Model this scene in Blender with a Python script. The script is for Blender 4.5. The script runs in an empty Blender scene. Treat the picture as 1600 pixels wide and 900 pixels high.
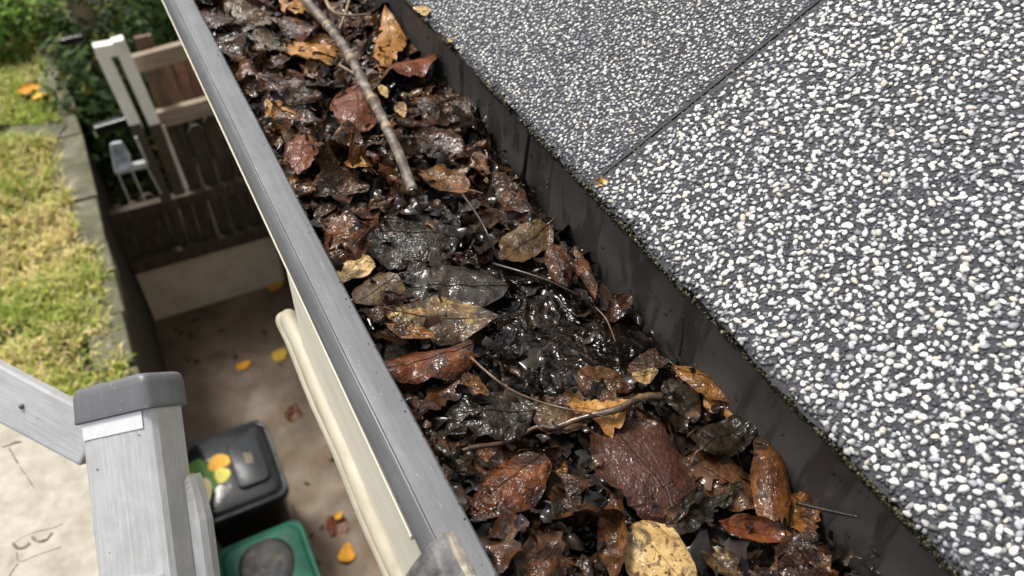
import bpy, bmesh, math, random
import numpy as np
from mathutils import Vector, Matrix

S = bpy.context.scene
COL = S.collection
R = math.radians
random.seed(7)
RNG = np.random.default_rng(11)

# ------------------------------------------------------------------ camera
CAM = np.array([0.0, 0.0, 0.30])            # 30 cm above the gutter lip (z = 0); the ground is 3 m below it
AX = np.array([[0.88356835, -0.30467266, 0.35564243],      # world x, y, z in camera (right, down, forward)
               [-0.4669968, -0.62990267, 0.62059376],
               [0.03494216, -0.71442088, -0.69884322]])
FPX = 1200.0
cd = bpy.data.cameras.new('camera')
cam = bpy.data.objects.new('camera', cd)
COL.objects.link(cam)
right, down, fwd = AX[:, 0], AX[:, 1], AX[:, 2]
m = Matrix.Identity(4)
for i in range(3):
    m[i][0], m[i][1], m[i][2], m[i][3] = right[i], -down[i], -fwd[i], CAM[i]
cam.matrix_world = m
cd.sensor_width = 36.0
cd.lens = 36.0 * FPX / 1600.0
cd.clip_start = 0.01
cd.clip_end = 500
cd.dof.use_dof = True
cd.dof.focus_distance = 0.42
cd.dof.aperture_fstop = 10.5
S.camera = cam
S.render.resolution_x, S.render.resolution_y = 1024, 576

# ------------------------------------------------------------------ light
SUN_EL, SUN_AZ = R(57), R(-22)               # azimuth from +Y towards +X
w = bpy.data.worlds.new('World')
S.world = w
w.use_nodes = True
nt = w.node_tree
bg = nt.nodes['Background']
sky = nt.nodes.new('ShaderNodeTexSky')
sky.sky_type = 'NISHITA'
sky.sun_disc = False
sky.sun_elevation = SUN_EL
sky.sun_rotation = SUN_AZ
sky.dust_density = 4.0
hs = nt.nodes.new('ShaderNodeHueSaturation')
hs.inputs['Saturation'].default_value = 0.30
nt.links.new(sky.outputs[0], hs.inputs['Color'])
nt.links.new(hs.outputs[0], bg.inputs[0])
bg.inputs[1].default_value = 0.13
sl = bpy.data.lights.new('sun', 'SUN')
sl.energy = 2.3
sl.angle = R(13)
sl.color = (1.0, 0.95, 0.87)
so = bpy.data.objects.new('sun', sl)
COL.objects.link(so)
sdir = Vector((math.sin(SUN_AZ) * math.cos(SUN_EL), math.cos(SUN_AZ) * math.cos(SUN_EL), math.sin(SUN_EL)))
so.rotation_euler = sdir.to_track_quat('Z', 'Y').to_euler()
S.view_settings.view_transform = 'Standard'
S.view_settings.look = 'None'
S.view_settings.gamma = 1.0
S.view_settings.exposure = 0.58


def ray(px, py):
    return AX @ np.array([px - 800.0, py - 450.0, FPX])


def atz(px, py, z):
    r = ray(px, py)
    return Vector(CAM + r * ((z - CAM[2]) / r[2]))


def aty(px, py, y):
    r = ray(px, py)
    return Vector(CAM + r * ((y - CAM[1]) / r[1]))


def atx(px, py, x):
    r = ray(px, py)
    return Vector(CAM + r * ((x - CAM[0]) / r[0]))


# ------------------------------------------------------------------ noise
_T = RNG.random((32, 32, 32))


def vnoise(p):
    p = np.asarray(p, float)
    i = np.floor(p).astype(int)
    f = p - i
    f = f * f * (3 - 2 * f)
    x0, y0, z0 = [i[..., k] % 32 for k in range(3)]
    x1, y1, z1 = (x0 + 1) % 32, (y0 + 1) % 32, (z0 + 1) % 32
    fx, fy, fz = f[..., 0], f[..., 1], f[..., 2]
    a = _T[x0, y0, z0] * (1 - fx) + _T[x1, y0, z0] * fx
    b = _T[x0, y1, z0] * (1 - fx) + _T[x1, y1, z0] * fx
    c = _T[x0, y0, z1] * (1 - fx) + _T[x1, y0, z1] * fx
    d = _T[x0, y1, z1] * (1 - fx) + _T[x1, y1, z1] * fx
    return ((a * (1 - fy) + b * fy) * (1 - fz) + (c * (1 - fy) + d * fy) * fz) * 2 - 1


def fbm(p, o=3):
    p = np.asarray(p, float)
    s, a = 0, 1.0
    for k in range(o):
        s = s + a * vnoise(p * (2.03 ** k) + 7.3 * k)
        a *= 0.5
    return s


# ------------------------------------------------------------------ object helpers
def link(name, me, mat=None, parent=None, smooth=False):
    o = bpy.data.objects.new(name, me)
    COL.objects.link(o)
    if mat:
        me.materials.append(mat)
    if parent is not None:
        o.parent = parent
    if smooth:
        me.polygons.foreach_set('use_smooth', [True] * len(me.polygons))
    return o


def tag(o, label, cat, group=None):
    o['label'] = label
    o['category'] = cat
    if group:
        o['group'] = group
    return o


def thing(name, loc, label, cat, group=None, rz=0):
    o = bpy.data.objects.new(name, None)
    o.empty_display_size = 0.05
    COL.objects.link(o)
    o.location = loc
    o.rotation_euler = (0, 0, rz)
    return tag(o, label, cat, group)


def mesh(name, v, f):
    me = bpy.data.meshes.new(name)
    me.from_pydata([tuple(map(float, q)) for q in v], [], f)
    me.update()
    return me


def fast_mesh(name, V, F, cols=None, smooth=True):
    """V (n,3), F (m,k) all faces alike; cols (n,3) per vertex."""
    me = bpy.data.meshes.new(name)
    k = F.shape[1]
    me.vertices.add(len(V))
    me.vertices.foreach_set('co', np.ascontiguousarray(V, np.float32).ravel())
    me.loops.add(F.size)
    me.loops.foreach_set('vertex_index', np.ascontiguousarray(F, np.int32).ravel())
    me.polygons.add(len(F))
    me.polygons.foreach_set('loop_start', np.arange(0, F.size, k, dtype=np.int32))
    me.polygons.foreach_set('loop_total', np.full(len(F), k, np.int32))
    if smooth:
        me.polygons.foreach_set('use_smooth', np.ones(len(F), bool))
    me.update(calc_edges=True)
    if cols is not None:
        a = me.color_attributes.new('tint', 'FLOAT_COLOR', 'POINT')
        c = np.ones((len(V), 4), np.float32)
        c[:, :3] = cols
        a.data.foreach_set('color', c.ravel())
    return me


def loc_of(parent):
    return Vector((0, 0, 0)) if parent is None else parent.location


def box(name, c, size, mat, parent=None, rot=(0, 0, 0), bev=0.004, jit=0.0, seg=2):
    """A bevelled box centred at world point c (made local to the parent)."""
    bm = bmesh.new()
    bmesh.ops.create_cube(bm, size=1)
    for v in bm.verts:
        v.co = Vector((v.co.x * size[0], v.co.y * size[1], v.co.z * size[2]))
        if jit:
            v.co += Vector((random.uniform(-jit, jit), random.uniform(-jit, jit), random.uniform(-jit, jit)))
    if bev:
        bmesh.ops.bevel(bm, geom=list(bm.edges), offset=bev, segments=seg, affect='EDGES', profile=0.6)
    me = bpy.data.meshes.new(name)
    bm.to_mesh(me)
    bm.free()
    o = link(name, me, mat, parent, smooth=False)
    o.location = Vector(c) - loc_of(parent)
    o.rotation_euler = rot
    return o


def beam(name, a, b, w, h, mat, parent=None, bev=0.004, up=(0, 0, 1)):
    a, b, up = Vector(a), Vector(b), Vector(up)
    d = (b - a)
    o = box(name, (a + b) / 2, (d.length, w, h), mat, parent, bev=bev)
    x = d.normalized()
    y = up.cross(x).normalized()
    z = x.cross(y)
    o.rotation_euler = Matrix((x, y, z)).transposed().to_euler()
    return o


def tube_vf(pts, rad, n=8, cap=True, wob=0.0):
    pts = [Vector(p) for p in pts]
    V, F = [], []
    N = len(pts)
    prev = None
    for i, p in enumerate(pts):
        t = (pts[min(i + 1, N - 1)] - pts[max(i - 1, 0)]).normalized()
        if prev is None:
            u = t.orthogonal().normalized()
        else:
            u = (prev - t * prev.dot(t)).normalized()
        prev = u
        q = t.cross(u)
        r = rad[i] if hasattr(rad, '__len__') else rad
        for k in range(n):
            a = 2 * math.pi * k / n
            rr = r * (1 + random.uniform(-wob, wob))
            V.append(p + u * (math.cos(a) * rr) + q * (math.sin(a) * rr))
    for i in range(N - 1):
        for k in range(n):
            F.append((i * n + k, i * n + (k + 1) % n, (i + 1) * n + (k + 1) % n, (i + 1) * n + k))
    if cap:
        F.append(tuple(reversed(range(n))))
        F.append(tuple(range((N - 1) * n, N * n)))
    return V, F


def smooth_path(pts, n=6):
    pts = [Vector(p) for p in pts]
    out = []
    for i in range(len(pts) - 1):
        p0, p1, p2, p3 = pts[max(i - 1, 0)], pts[i], pts[i + 1], pts[min(i + 2, len(pts) - 1)]
        for k in range(n):
            t = k / n
            out.append(0.5 * ((2 * p1) + (p2 - p0) * t + (2 * p0 - 5 * p1 + 4 * p2 - p3) * t * t + (3 * p1 - p0 - 3 * p2 + p3) * t ** 3))
    out.append(pts[-1])
    return out


def tube(name, pts, rad, mat, parent=None, n=8, wob=0.0):
    V, F = tube_vf(pts, rad, n, True, wob)
    L = loc_of(parent)
    o = link(name, mesh(name, [v - L for v in V], F), mat, parent, smooth=True)
    return o


def extrude_y(name, prof, y0, y1, mat, parent=None, ny=2, wob=0.0, closed=True, smooth=False):
    """Sweep an x-z profile along Y."""
    n = len(prof)
    V, F = [], []
    for i in range(ny):
        y = y0 + (y1 - y0) * i / (ny - 1)
        for x, z in prof:
            V.append((x + random.uniform(-wob, wob), y, z + random.uniform(-wob, wob)))
    for i in range(ny - 1):
        for k in range(n if closed else n - 1):
            F.append((i * n + k, i * n + (k + 1) % n, (i + 1) * n + (k + 1) % n, (i + 1) * n + k))
    if closed:
        F.append(tuple(range(n)))
        F.append(tuple(reversed(range((ny - 1) * n, ny * n))))
    L = loc_of(parent)
    me = mesh(name, [Vector(v) - L for v in V], F)
    bm = bmesh.new(); bm.from_mesh(me); bmesh.ops.recalc_face_normals(bm, faces=bm.faces); bm.to_mesh(me); bm.free()
    return link(name, me, mat, parent, smooth)


def rr(w_, d_, r, z, n=6):
    out = []
    for cx, cy, a0 in ((w_ / 2 - r, d_ / 2 - r, 0), (-w_ / 2 + r, d_ / 2 - r, 90), (-w_ / 2 + r, -d_ / 2 + r, 180), (w_ / 2 - r, -d_ / 2 + r, 270)):
        for k in range(n):
            a = R(a0 + 90 * k / (n - 1))
            out.append(Vector((cx + r * math.cos(a), cy + r * math.sin(a), z)))
    return out


def loft(name, loops, mat, parent=None, loc=(0, 0, 0), capb=True, capt=True, smooth=True):
    n = len(loops[0])
    V = [v for l in loops for v in l]
    F = []
    for i in range(len(loops) - 1):
        for k in range(n):
            F.append((i * n + k, i * n + (k + 1) % n, (i + 1) * n + (k + 1) % n, (i + 1) * n + k))
    if capb:
        F.append(tuple(reversed(range(n))))
    if capt:
        F.append(tuple(range((len(loops) - 1) * n, len(loops) * n)))
    o = link(name, mesh(name, V, F), mat, parent, smooth)
    o.location = Vector(loc) - loc_of(parent)
    return o


# ------------------------------------------------------------------ materials
class NT:
    def __init__(s, name):
        s.m = bpy.data.materials.new(name)
        s.m.use_nodes = True
        s.t = s.m.node_tree
        s.b = s.t.nodes['Principled BSDF']

    def n(s, typ, ins=None, **kw):
        nd = s.t.nodes.new('ShaderNode' + typ)
        for k, v in kw.items():
            setattr(nd, k, v)
        for k, v in (ins or {}).items():
            s.set(nd.inputs[k], v)
        return nd

    def set(s, inp, v):
        if isinstance(v, bpy.types.NodeSocket):
            s.t.links.new(v, inp)
        else:
            if isinstance(v, tuple) and len(v) == 3 and inp.type == 'RGBA':
                v = v + (1.0,)
            inp.default_value = v

    def p(s, **kw):
        for k, v in kw.items():
            s.set(s.b.inputs[k.replace('_', ' ')], v)

    def math(s, op, a, b=0.0, c=0.0, clamp=False):
        nd = s.n('Math', operation=op, use_clamp=clamp)
        s.set(nd.inputs[0], a); s.set(nd.inputs[1], b); s.set(nd.inputs[2], c)
        return nd.outputs[0]

    def mix(s, f, a, b, blend='MIX'):
        nd = s.n('Mix', data_type='RGBA', blend_type=blend)
        s.set(nd.inputs[0], f); s.set(nd.inputs[6], a); s.set(nd.inputs[7], b)
        return nd.outputs[2]

    def noise(s, vec, scale, detail=4, rough=0.55, dist=0.0):
        return s.n('TexNoise', {'Vector': vec, 'Scale': scale, 'Detail': detail, 'Roughness': rough, 'Distortion': dist}).outputs[0]

    def ramp(s, f, stops, interp='LINEAR'):
        nd = s.n('ValToRGB', {'Fac': f})
        r = nd.color_ramp
        r.interpolation = interp
        while len(r.elements) < len(stops):
            r.elements.new(0.5)
        for e, (p, c) in zip(r.elements, stops):
            e.position = p
            e.color = (c if isinstance(c, tuple) else (c, c, c)) + (1.0,)
        return nd.outputs[0]

    def bump(s, h, strength=0.3, dist=0.002, normal=None):
        nd = s.n('Bump', {'Height': h, 'Strength': strength, 'Distance': dist})
        if normal is not None:
            s.set(nd.inputs['Normal'], normal)
        return nd.outputs[0]


def coords(t, obj=True, rnd=True):
    tc = t.n('TexCoord').outputs['Object']
    if not rnd:
        return tc
    oi = t.n('ObjectInfo').outputs['Random']
    off = t.math('MULTIPLY', oi, 37.0)
    return t.n('VectorMath', {0: tc, 1: off}, operation='ADD').outputs[0]


def simple(name, c1, c2, scale=20, rough=(0.5, 0.7), bump=0.2, bscale=80, bdist=0.002, metal=0.0, stretch=None, c3=None, spec=0.5, coat=0.0):
    t = NT(name)
    v = coords(t)
    if stretch:
        v = t.n('Mapping', {'Vector': v, 'Scale': stretch}).outputs[0]
    n1 = t.noise(v, scale, 6, 0.6)
    st = [(0.3, c1), (0.7, c2)]
    if c3:
        st = [(0.25, c1), (0.5, c2), (0.72, c3)]
    t.p(Base_Color=t.ramp(n1, st), Roughness=t.ramp(t.noise(v, scale * 2.3, 3), [(0.3, rough[0]), (0.7, rough[1])]), Metallic=metal)
    t.p(Normal=t.bump(t.noise(v, bscale, 5, 0.65), bump, bdist))
    t.b.inputs['Specular IOR Level'].default_value = spec
    t.b.inputs['Coat Weight'].default_value = coat
    t.b.inputs['Coat Roughness'].default_value = 0.1
    return t.m


def leaf_mat(name, dark, mid, light, wet=0.6, black=0.35, vein=0.35, veincol=None, spots=0.0, scale=55):
    """dark/mid/light mottle, black rot patches, side veins from the leaf's own uv, net of fine wrinkles, a film of water."""
    dark, mid, light = [(c[0] * 1.12, c[1] * 0.98, c[2] * 0.74) for c in (dark, mid, light)]
    t = NT(name)
    v = coords(t)
    rn = t.n('ObjectInfo').outputs['Random']
    uv = t.n('UVMap').outputs[0]
    sep = t.n('SeparateXYZ', {0: uv})
    u, vv = sep.outputs[0], sep.outputs[1]
    av = t.math('ABSOLUTE', t.math('SUBTRACT', vv, 0.5))
    wob = t.math('MULTIPLY', t.math('SUBTRACT', t.noise(v, 70, 3), 0.5), 0.22)
    cnt = t.math('ADD', 4.5, t.math('MULTIPLY', rn, 3.5))
    sk = t.math('MULTIPLY', t.math('SIGN', t.math('SUBTRACT', vv, 0.5)), 0.05)
    ph = t.math('FRACT', t.math('MULTIPLY', t.math('ADD', t.math('ADD', t.math('SUBTRACT', u, t.math('MULTIPLY', av, 0.75)), wob), sk), cnt))
    side = t.math('SUBTRACT', 1.0, t.math('DIVIDE', t.math('ABSOLUTE', t.math('SUBTRACT', ph, 0.5)), 0.055), clamp=True)
    side = t.math('MULTIPLY', side, t.ramp(t.noise(v, 110, 2), [(0.38, 0.0), (0.58, 1.0)]))
    mid_ = t.math('SUBTRACT', 1.0, t.math('DIVIDE', av, 0.016), clamp=True)
    veins = t.math('MAXIMUM', side, mid_)
    base = t.ramp(t.noise(v, scale, 7, 0.72, 0.8), [(0.30, dark), (0.5, mid), (0.70, light)])
    bm_ = t.ramp(t.noise(v, scale * 0.9, 6, 0.75, 1.4), [(max(0.0, 0.66 - black * 0.5), 0.0), (max(0.05, 0.74 - black * 0.5), 1.0)])
    base = t.mix(t.math('MULTIPLY', bm_, 0.80), base, (0.014, 0.009, 0.006))
    if spots:
        vo = t.n('TexVoronoi', {'Vector': v, 'Scale': 380.0})
        sp = t.ramp(vo.outputs['Distance'], [(0.20, 1.0), (0.34, 0.0)])
        msk = t.ramp(t.noise(v, 110, 2), [(0.46, 0.0), (0.56, 1.0)])
        base = t.mix(t.math('MULTIPLY', t.math('MULTIPLY', sp, msk), spots), base, (0.02, 0.015, 0.012))
    vc = veincol or tuple(c * 0.4 for c in mid)
    base = t.mix(t.math('MULTIPLY', veins, vein), base, vc)
    wetm = t.ramp(t.noise(v, 85, 4, 0.6), [(0.28, 0.0), (0.48, 1.0)])
    t.p(Base_Color=base)
    t.p(Roughness=t.math('SUBTRACT', 0.62, t.math('MULTIPLY', wetm, 0.25 * wet)))
    t.b.inputs['Specular IOR Level'].default_value = 0.10
    t.set(t.b.inputs['Coat Weight'], t.math('MULTIPLY', wetm, min(1.0, 1.15 * wet)))
    t.b.inputs['Coat Roughness'].default_value = 0.06
    t.b.inputs['Coat IOR'].default_value = 1.30
    vd = t.n('VectorMath', {0: v, 1: t.n('VectorMath', {0: t.n('TexNoise', {'Vector': v, 'Scale': 160.0, 'Detail': 2.0}).outputs['Color'], 'Scale': 0.006}, operation='SCALE').outputs[0]}, operation='ADD').outputs[0]
    net = t.n('TexVoronoi', {'Vector': vd, 'Scale': 260.0}, feature='DISTANCE_TO_EDGE').outputs['Distance']
    net = t.ramp(net, [(0.0, 0.0), (0.22, 1.0)])
    h = t.math('ADD', t.math('MULTIPLY', t.noise(v, 115, 3, 0.5, 1.8), 1.1), t.math('MULTIPLY', veins, -0.20))
    h = t.math('ADD', h, t.math('MULTIPLY', net, 0.16))
    t.p(Normal=t.bump(t.math('ADD', h, t.math('MULTIPLY', t.noise(v, 420, 3), 0.25)), 0.7, 0.0018))
    t.set(t.b.inputs['Coat Normal'], t.bump(h, t.math('ADD', 0.25, t.math('MULTIPLY', t.n('ObjectInfo').outputs['Random'], 0.6)), 0.0017))
    return t.m


M = {}
M['rust'] = leaf_mat('rust_leaf', (0.028, 0.009, 0.004), (0.085, 0.027, 0.008), (0.17, 0.062, 0.017), wet=0.9, black=0.38)
M['red'] = leaf_mat('red_brown_leaf', (0.045, 0.016, 0.008), (0.115, 0.040, 0.018), (0.19, 0.075, 0.036), wet=0.8, black=0.2)
M['maroon'] = leaf_mat('maroon_leaf', (0.024, 0.011, 0.009), (0.050, 0.023, 0.018), (0.088, 0.044, 0.036), wet=0.85, black=0.15, vein=0.5, veincol=(0.012, 0.006, 0.005))
M['brown'] = leaf_mat('brown_leaf', (0.026, 0.011, 0.005), (0.078, 0.032, 0.012), (0.17, 0.078, 0.030), wet=0.8, black=0.32)
M['dark'] = leaf_mat('dark_brown_leaf', (0.014, 0.007, 0.004), (0.045, 0.021, 0.010), (0.115, 0.055, 0.026), wet=0.8, black=0.34, vein=0.2)
M['black'] = leaf_mat('black_wet_leaf', (0.009, 0.008, 0.007), (0.018, 0.015, 0.012), (0.045, 0.030, 0.018), wet=1.0, black=0.3, vein=0.1)
M['tan'] = leaf_mat('tan_leaf', (0.11, 0.050, 0.016), (0.30, 0.160, 0.058), (0.45, 0.28, 0.125), wet=0.6, black=0.22, spots=0.6)
M['amber'] = leaf_mat('amber_leaf', (0.050, 0.021, 0.006), (0.135, 0.062, 0.017), (0.27, 0.14, 0.045), wet=0.8, black=0.32)
M['cream'] = leaf_mat('cream_leaf', (0.20, 0.125, 0.055), (0.40, 0.30, 0.16), (0.54, 0.44, 0.27), wet=0.5, black=0.31, vein=0.25, veincol=(0.30, 0.20, 0.09), spots=0.9)
M['mottled'] = leaf_mat('mottled_leaf', (0.04, 0.026, 0.013), (0.12, 0.08, 0.036), (0.42, 0.30, 0.14), wet=0.95, black=0.50, spots=0.5)
M['greybrown'] = leaf_mat('grey_brown_leaf', (0.030, 0.020, 0.013), (0.075, 0.050, 0.030), (0.15, 0.105, 0.062), wet=0.8, black=0.28)
M['ochre'] = leaf_mat('ochre_leaf', (0.35, 0.16, 0.02), (0.60, 0.32, 0.04), (0.70, 0.46, 0.10), wet=0.2, black=0.02)
M['yellow'] = leaf_mat('yellow_leaf', (0.50, 0.34, 0.05), (0.68, 0.50, 0.08), (0.75, 0.60, 0.2), wet=0.2, black=0.0)


def muck_mat():
    t = NT('wet_sludge')
    v = coords(t, rnd=False)
    base = t.ramp(t.noise(v, 60, 6, 0.7), [(0.35, (0.006, 0.0045, 0.0035)), (0.6, (0.018, 0.011, 0.007)), (0.8, (0.055, 0.030, 0.014))])
    wetm = t.ramp(t.noise(v, 40, 4), [(0.36, 0.0), (0.55, 1.0)])
    t.p(Base_Color=base, Roughness=0.65)
    h = t.math('ADD', t.noise(v, 170, 3, 0.55, 1.6), t.math('MULTIPLY', t.noise(v, 420, 3, 0.6, 0.8), 0.25))
    t.p(Normal=t.bump(h, 0.9, 0.0030))
    t.b.inputs['Specular IOR Level'].default_value = 0.15
    t.set(t.b.inputs['Coat Weight'], t.math('MULTIPLY', wetm, 0.9))
    t.b.inputs['Coat Roughness'].default_value = 0.03
    t.b.inputs['Coat IOR'].default_value = 1.30
    t.set(t.b.inputs['Coat Normal'], t.bump(t.noise(v, 120, 2, 0.5, 2.0), 0.9, 0.0045))
    return t.m


def tint_mat(name, rough=0.6, bump=0.2, bscale=400, bdist=0.001, spec=0.5, coat=0.0, trans=0.0):
    t = NT(name)
    a = t.n('VertexColor', layer_name='tint').outputs[0]
    v = coords(t, rnd=False)
    k = t.ramp(t.noise(v, bscale * 0.5, 4), [(0.3, 0.75), (0.7, 1.15)])
    t.p(Base_Color=t.mix(1.0, a, k, 'MULTIPLY'), Roughness=rough)
    t.p(Normal=t.bump(t.noise(v, bscale, 4), bump, bdist))
    t.b.inputs['Specular IOR Level'].default_value = spec
    t.b.inputs['Coat Weight'].default_value = coat
    t.b.inputs['Coat Roughness'].default_value = 0.10
    t.b.inputs['Coat IOR'].default_value = 1.30
    return t.m


M['muck'] = muck_mat()
M['litter'] = tint_mat('litter', 0.6, 0.5, 200, 0.0012, spec=0.1, coat=0.9)
M['granule'] = tint_mat('granule', 0.5, 0.35, 900, 0.0004, spec=0.5)
M['grass'] = tint_mat('grass', 0.7, 0.0, 50, spec=0.15)
M['foliage'] = tint_mat('foliage', 0.6, 0.1, 50, spec=0.12)


def metal_mat(name, c1, c2, rough, speck=0.5, metal=0.0):
    """weathered grey coating: streaks along Y, pale specks, fine scratches"""
    t = NT(name)
    v = coords(t, rnd=False)
    vs = t.n('Mapping', {'Vector': v, 'Scale': (1.0, 0.06, 1.0)}).outputs[0]
    b = t.ramp(t.noise(vs, 260, 5, 0.6), [(0.3, c1), (0.7, c2)])
    b = t.mix(t.math('MULTIPLY', t.ramp(t.noise(v, 30, 5, 0.7), [(0.4, 0.0), (0.75, 1.0)]), 0.35), b, tuple(x * 0.6 for x in c1))
    vo = t.n('TexVoronoi', {'Vector': t.n('Mapping', {'Vector': v, 'Scale': (1.0, 0.6, 1.0)}).outputs[0], 'Scale': 560.0, 'Randomness': 1.0})
    thr = t.n('SeparateColor', {0: vo.outputs['Color']}).outputs[0]
    thr = t.math('ADD', thr, t.math('MULTIPLY', t.math('SUBTRACT', t.noise(v, 45, 4, 0.7), 0.5), 1.1))
    sp = t.math('MULTIPLY', t.ramp(vo.outputs['Distance'], [(0.08, 1.0), (0.20, 0.0)]), t.ramp(thr, [(0.84, 0.0), (0.95, 1.0)]))
    vs2 = t.n('Mapping', {'Vector': v, 'Rotation': (0, 0, 0.25), 'Scale': (1.0, 0.09, 1.0)}).outputs[0]
    sp = t.math('MAXIMUM', sp, t.math('MULTIPLY', t.ramp(t.noise(vs2, 420, 2), [(0.71, 0.0), (0.76, 1.0)]), 0.6))
    b = t.mix(t.math('MULTIPLY', sp, speck), b, (0.48, 0.47, 0.44))
    t.p(Base_Color=b, Metallic=metal, Roughness=t.ramp(t.noise(vs, 120, 4), [(0.3, rough[0]), (0.7, rough[1])]))
    h = t.math('ADD', t.noise(v, 160, 4, 0.6), t.math('MULTIPLY', sp, 0.5))
    t.p(Normal=t.bump(h, 0.12, 0.0012))
    return t.m


M['lip'] = metal_mat('lip_metal', (0.098, 0.101, 0.107), (0.160, 0.164, 0.172), (0.38, 0.56), 0.55)
M['bracket'] = simple('bracket_metal', (0.035, 0.035, 0.036), (0.10, 0.099, 0.096), 130, (0.45, 0.7), 0.5, 420, 0.0012, c3=(0.21, 0.20, 0.185))


def backwall_mat():
    t = NT('gutter_inside')
    v = coords(t, rnd=False)
    vs = t.n('Mapping', {'Vector': v, 'Scale': (1.0, 1.0, 0.25)}).outputs[0]
    b = t.ramp(t.noise(v, 25, 5, 0.6), [(0.3, (0.060, 0.054, 0.049)), (0.7, (0.095, 0.087, 0.080))])
    wet = t.ramp(t.noise(vs, 55, 4, 0.6, 0.5), [(0.50, 0.0), (0.56, 1.0)])
    b = t.mix(t.math('MULTIPLY', wet, 0.5), b, (0.028, 0.025, 0.023))
    sp = t.ramp(t.noise(v, 420, 3), [(0.66, 0.0), (0.72, 1.0)])
    b = t.mix(t.math('MULTIPLY', sp, 0.7), b, (0.015, 0.010, 0.008))
    t.p(Base_Color=b, Roughness=t.math('SUBTRACT', 0.6, t.math('MULTIPLY', wet, 0.3)))
    t.p(Normal=t.bump(t.noise(v, 300, 4), 0.12, 0.001))
    return t.m


M['inside'] = backwall_mat()
M['cream_paint'] = simple('cream_paint', (0.68, 0.635, 0.51), (0.78, 0.735, 0.61), 45, (0.45, 0.65), 0.15, 120, 0.001, stretch=(1, 0.25, 1), c3=(0.83, 0.79, 0.67))
M['board_paint'] = simple('board_paint', (0.25, 0.22, 0.165), (0.36, 0.325, 0.255), 38, (0.5, 0.7), 0.3, 160, 0.001, c3=(0.42, 0.385, 0.31))
M['worn_cream'] = simple('worn_cream', (0.26, 0.22, 0.15), (0.43, 0.39, 0.295), 60, (0.5, 0.7), 0.3, 150, 0.001, stretch=(1, 0.3, 1), c3=(0.52, 0.485, 0.385))
M['worn_edge'] = simple('worn_edge', (0.07, 0.06, 0.05), (0.30, 0.26, 0.20), 240, (0.6, 0.8), 0.4, 400, 0.001, c3=(0.48, 0.42, 0.33))
M['shingle'] = simple('shingle_base', (0.030, 0.031, 0.036), (0.065, 0.067, 0.075), 300, (0.7, 0.9), 0.7, 900, 0.001)
M['moss_edge'] = simple('moss_edge', (0.018, 0.018, 0.010), (0.060, 0.058, 0.026), 160, (0.8, 0.95), 0.8, 500, 0.002, c3=(0.10, 0.095, 0.05))
M['bark'] = simple('bark', (0.022, 0.016, 0.012), (0.10, 0.075, 0.055), 90, (0.45, 0.7), 0.6, 300, 0.001, c3=(0.42, 0.36, 0.28))
M['twig'] = simple('twig', (0.03, 0.017, 0.010), (0.10, 0.055, 0.028), 150, (0.3, 0.55), 0.5, 500, 0.0008, c3=(0.17, 0.10, 0.05), coat=0.4)
M['muddy_twig'] = simple('muddy_twig', (0.018, 0.010, 0.006), (0.07, 0.038, 0.016), 120, (0.2, 0.5), 0.7, 300, 0.0012, c3=(0.24, 0.14, 0.05), coat=0.6)
M['dark_twig'] = simple('dark_twig', (0.008, 0.006, 0.005), (0.028, 0.018, 0.012), 150, (0.3, 0.5), 0.5, 500, 0.0008, coat=0.4)
M['pale_twig'] = simple('pale_twig', (0.14, 0.09, 0.05), (0.38, 0.29, 0.18), 130, (0.5, 0.7), 0.4, 400, 0.0008)
M['cut'] = simple('cut_wood', (0.05, 0.025, 0.012), (0.35, 0.2, 0.09), 250, (0.3, 0.5), 0.3, 500, 0.0006, coat=0.5)
M['fence'] = simple('fence_wood', (0.022, 0.014, 0.009), (0.058, 0.038, 0.023), 14, (0.6, 0.8), 0.6, 60, 0.004, stretch=(6, 6, 0.6), c3=(0.13, 0.092, 0.058))
M['grey_wood'] = simple('grey_wood', (0.19, 0.14, 0.095), (0.36, 0.285, 0.20), 16, (0.6, 0.8), 0.4, 70, 0.003, stretch=(0.6, 5, 5))
M['brown_wood'] = simple('brown_wood', (0.085, 0.050, 0.030), (0.19, 0.115, 0.07), 16, (0.6, 0.8), 0.4, 70, 0.003, stretch=(5, 5, 0.6))
M['white_paint'] = simple('white_post_paint', (0.55, 0.52, 0.46), (0.76, 0.74, 0.69), 9, (0.45, 0.6), 0.2, 60, 0.002, c3=(0.82, 0.80, 0.76))
M['terracotta'] = simple('terracotta', (0.15, 0.075, 0.045), (0.36, 0.19, 0.11), 14, (0.7, 0.85), 0.3, 60, 0.003)
M['stone'] = simple('stone', (0.050, 0.052, 0.024), (0.105, 0.100, 0.055), 9, (0.7, 0.9), 0.6, 35, 0.012, c3=(0.20, 0.185, 0.14))
M['wall_dark'] = simple('wall_dark', (0.022, 0.017, 0.010), (0.055, 0.043, 0.024), 8, (0.7, 0.9), 0.6, 25, 0.015)
M['gravel_board'] = simple('gravel_board', (0.46, 0.375, 0.26), (0.68, 0.58, 0.43), 6, (0.7, 0.85), 0.3, 40, 0.004, c3=(0.76, 0.66, 0.51))
M['black_plastic'] = simple('black_plastic', (0.008, 0.009, 0.010), (0.020, 0.022, 0.025), 12, (0.05, 0.12), 0.12, 14, 0.012, spec=0.22)
M['plaque'] = simple('plaque', (0.022, 0.025, 0.030), (0.034, 0.038, 0.045), 12, (0.3, 0.4), 0.05, 60, 0.001, spec=0.25)
M['green_plastic'] = simple('green_plastic', (0.004, 0.048, 0.030), (0.007, 0.082, 0.053), 14, (0.40, 0.55), 0.15, 30, 0.004, c3=(0.012, 0.10, 0.065), spec=0.2)
M['dirt_dark'] = simple('dirt_dark', (0.012, 0.013, 0.016), (0.022, 0.024, 0.027), 22, (0.4, 0.6), 0.1, 60, 0.001, c3=(0.060, 0.036, 0.016), spec=0.2)
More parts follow.
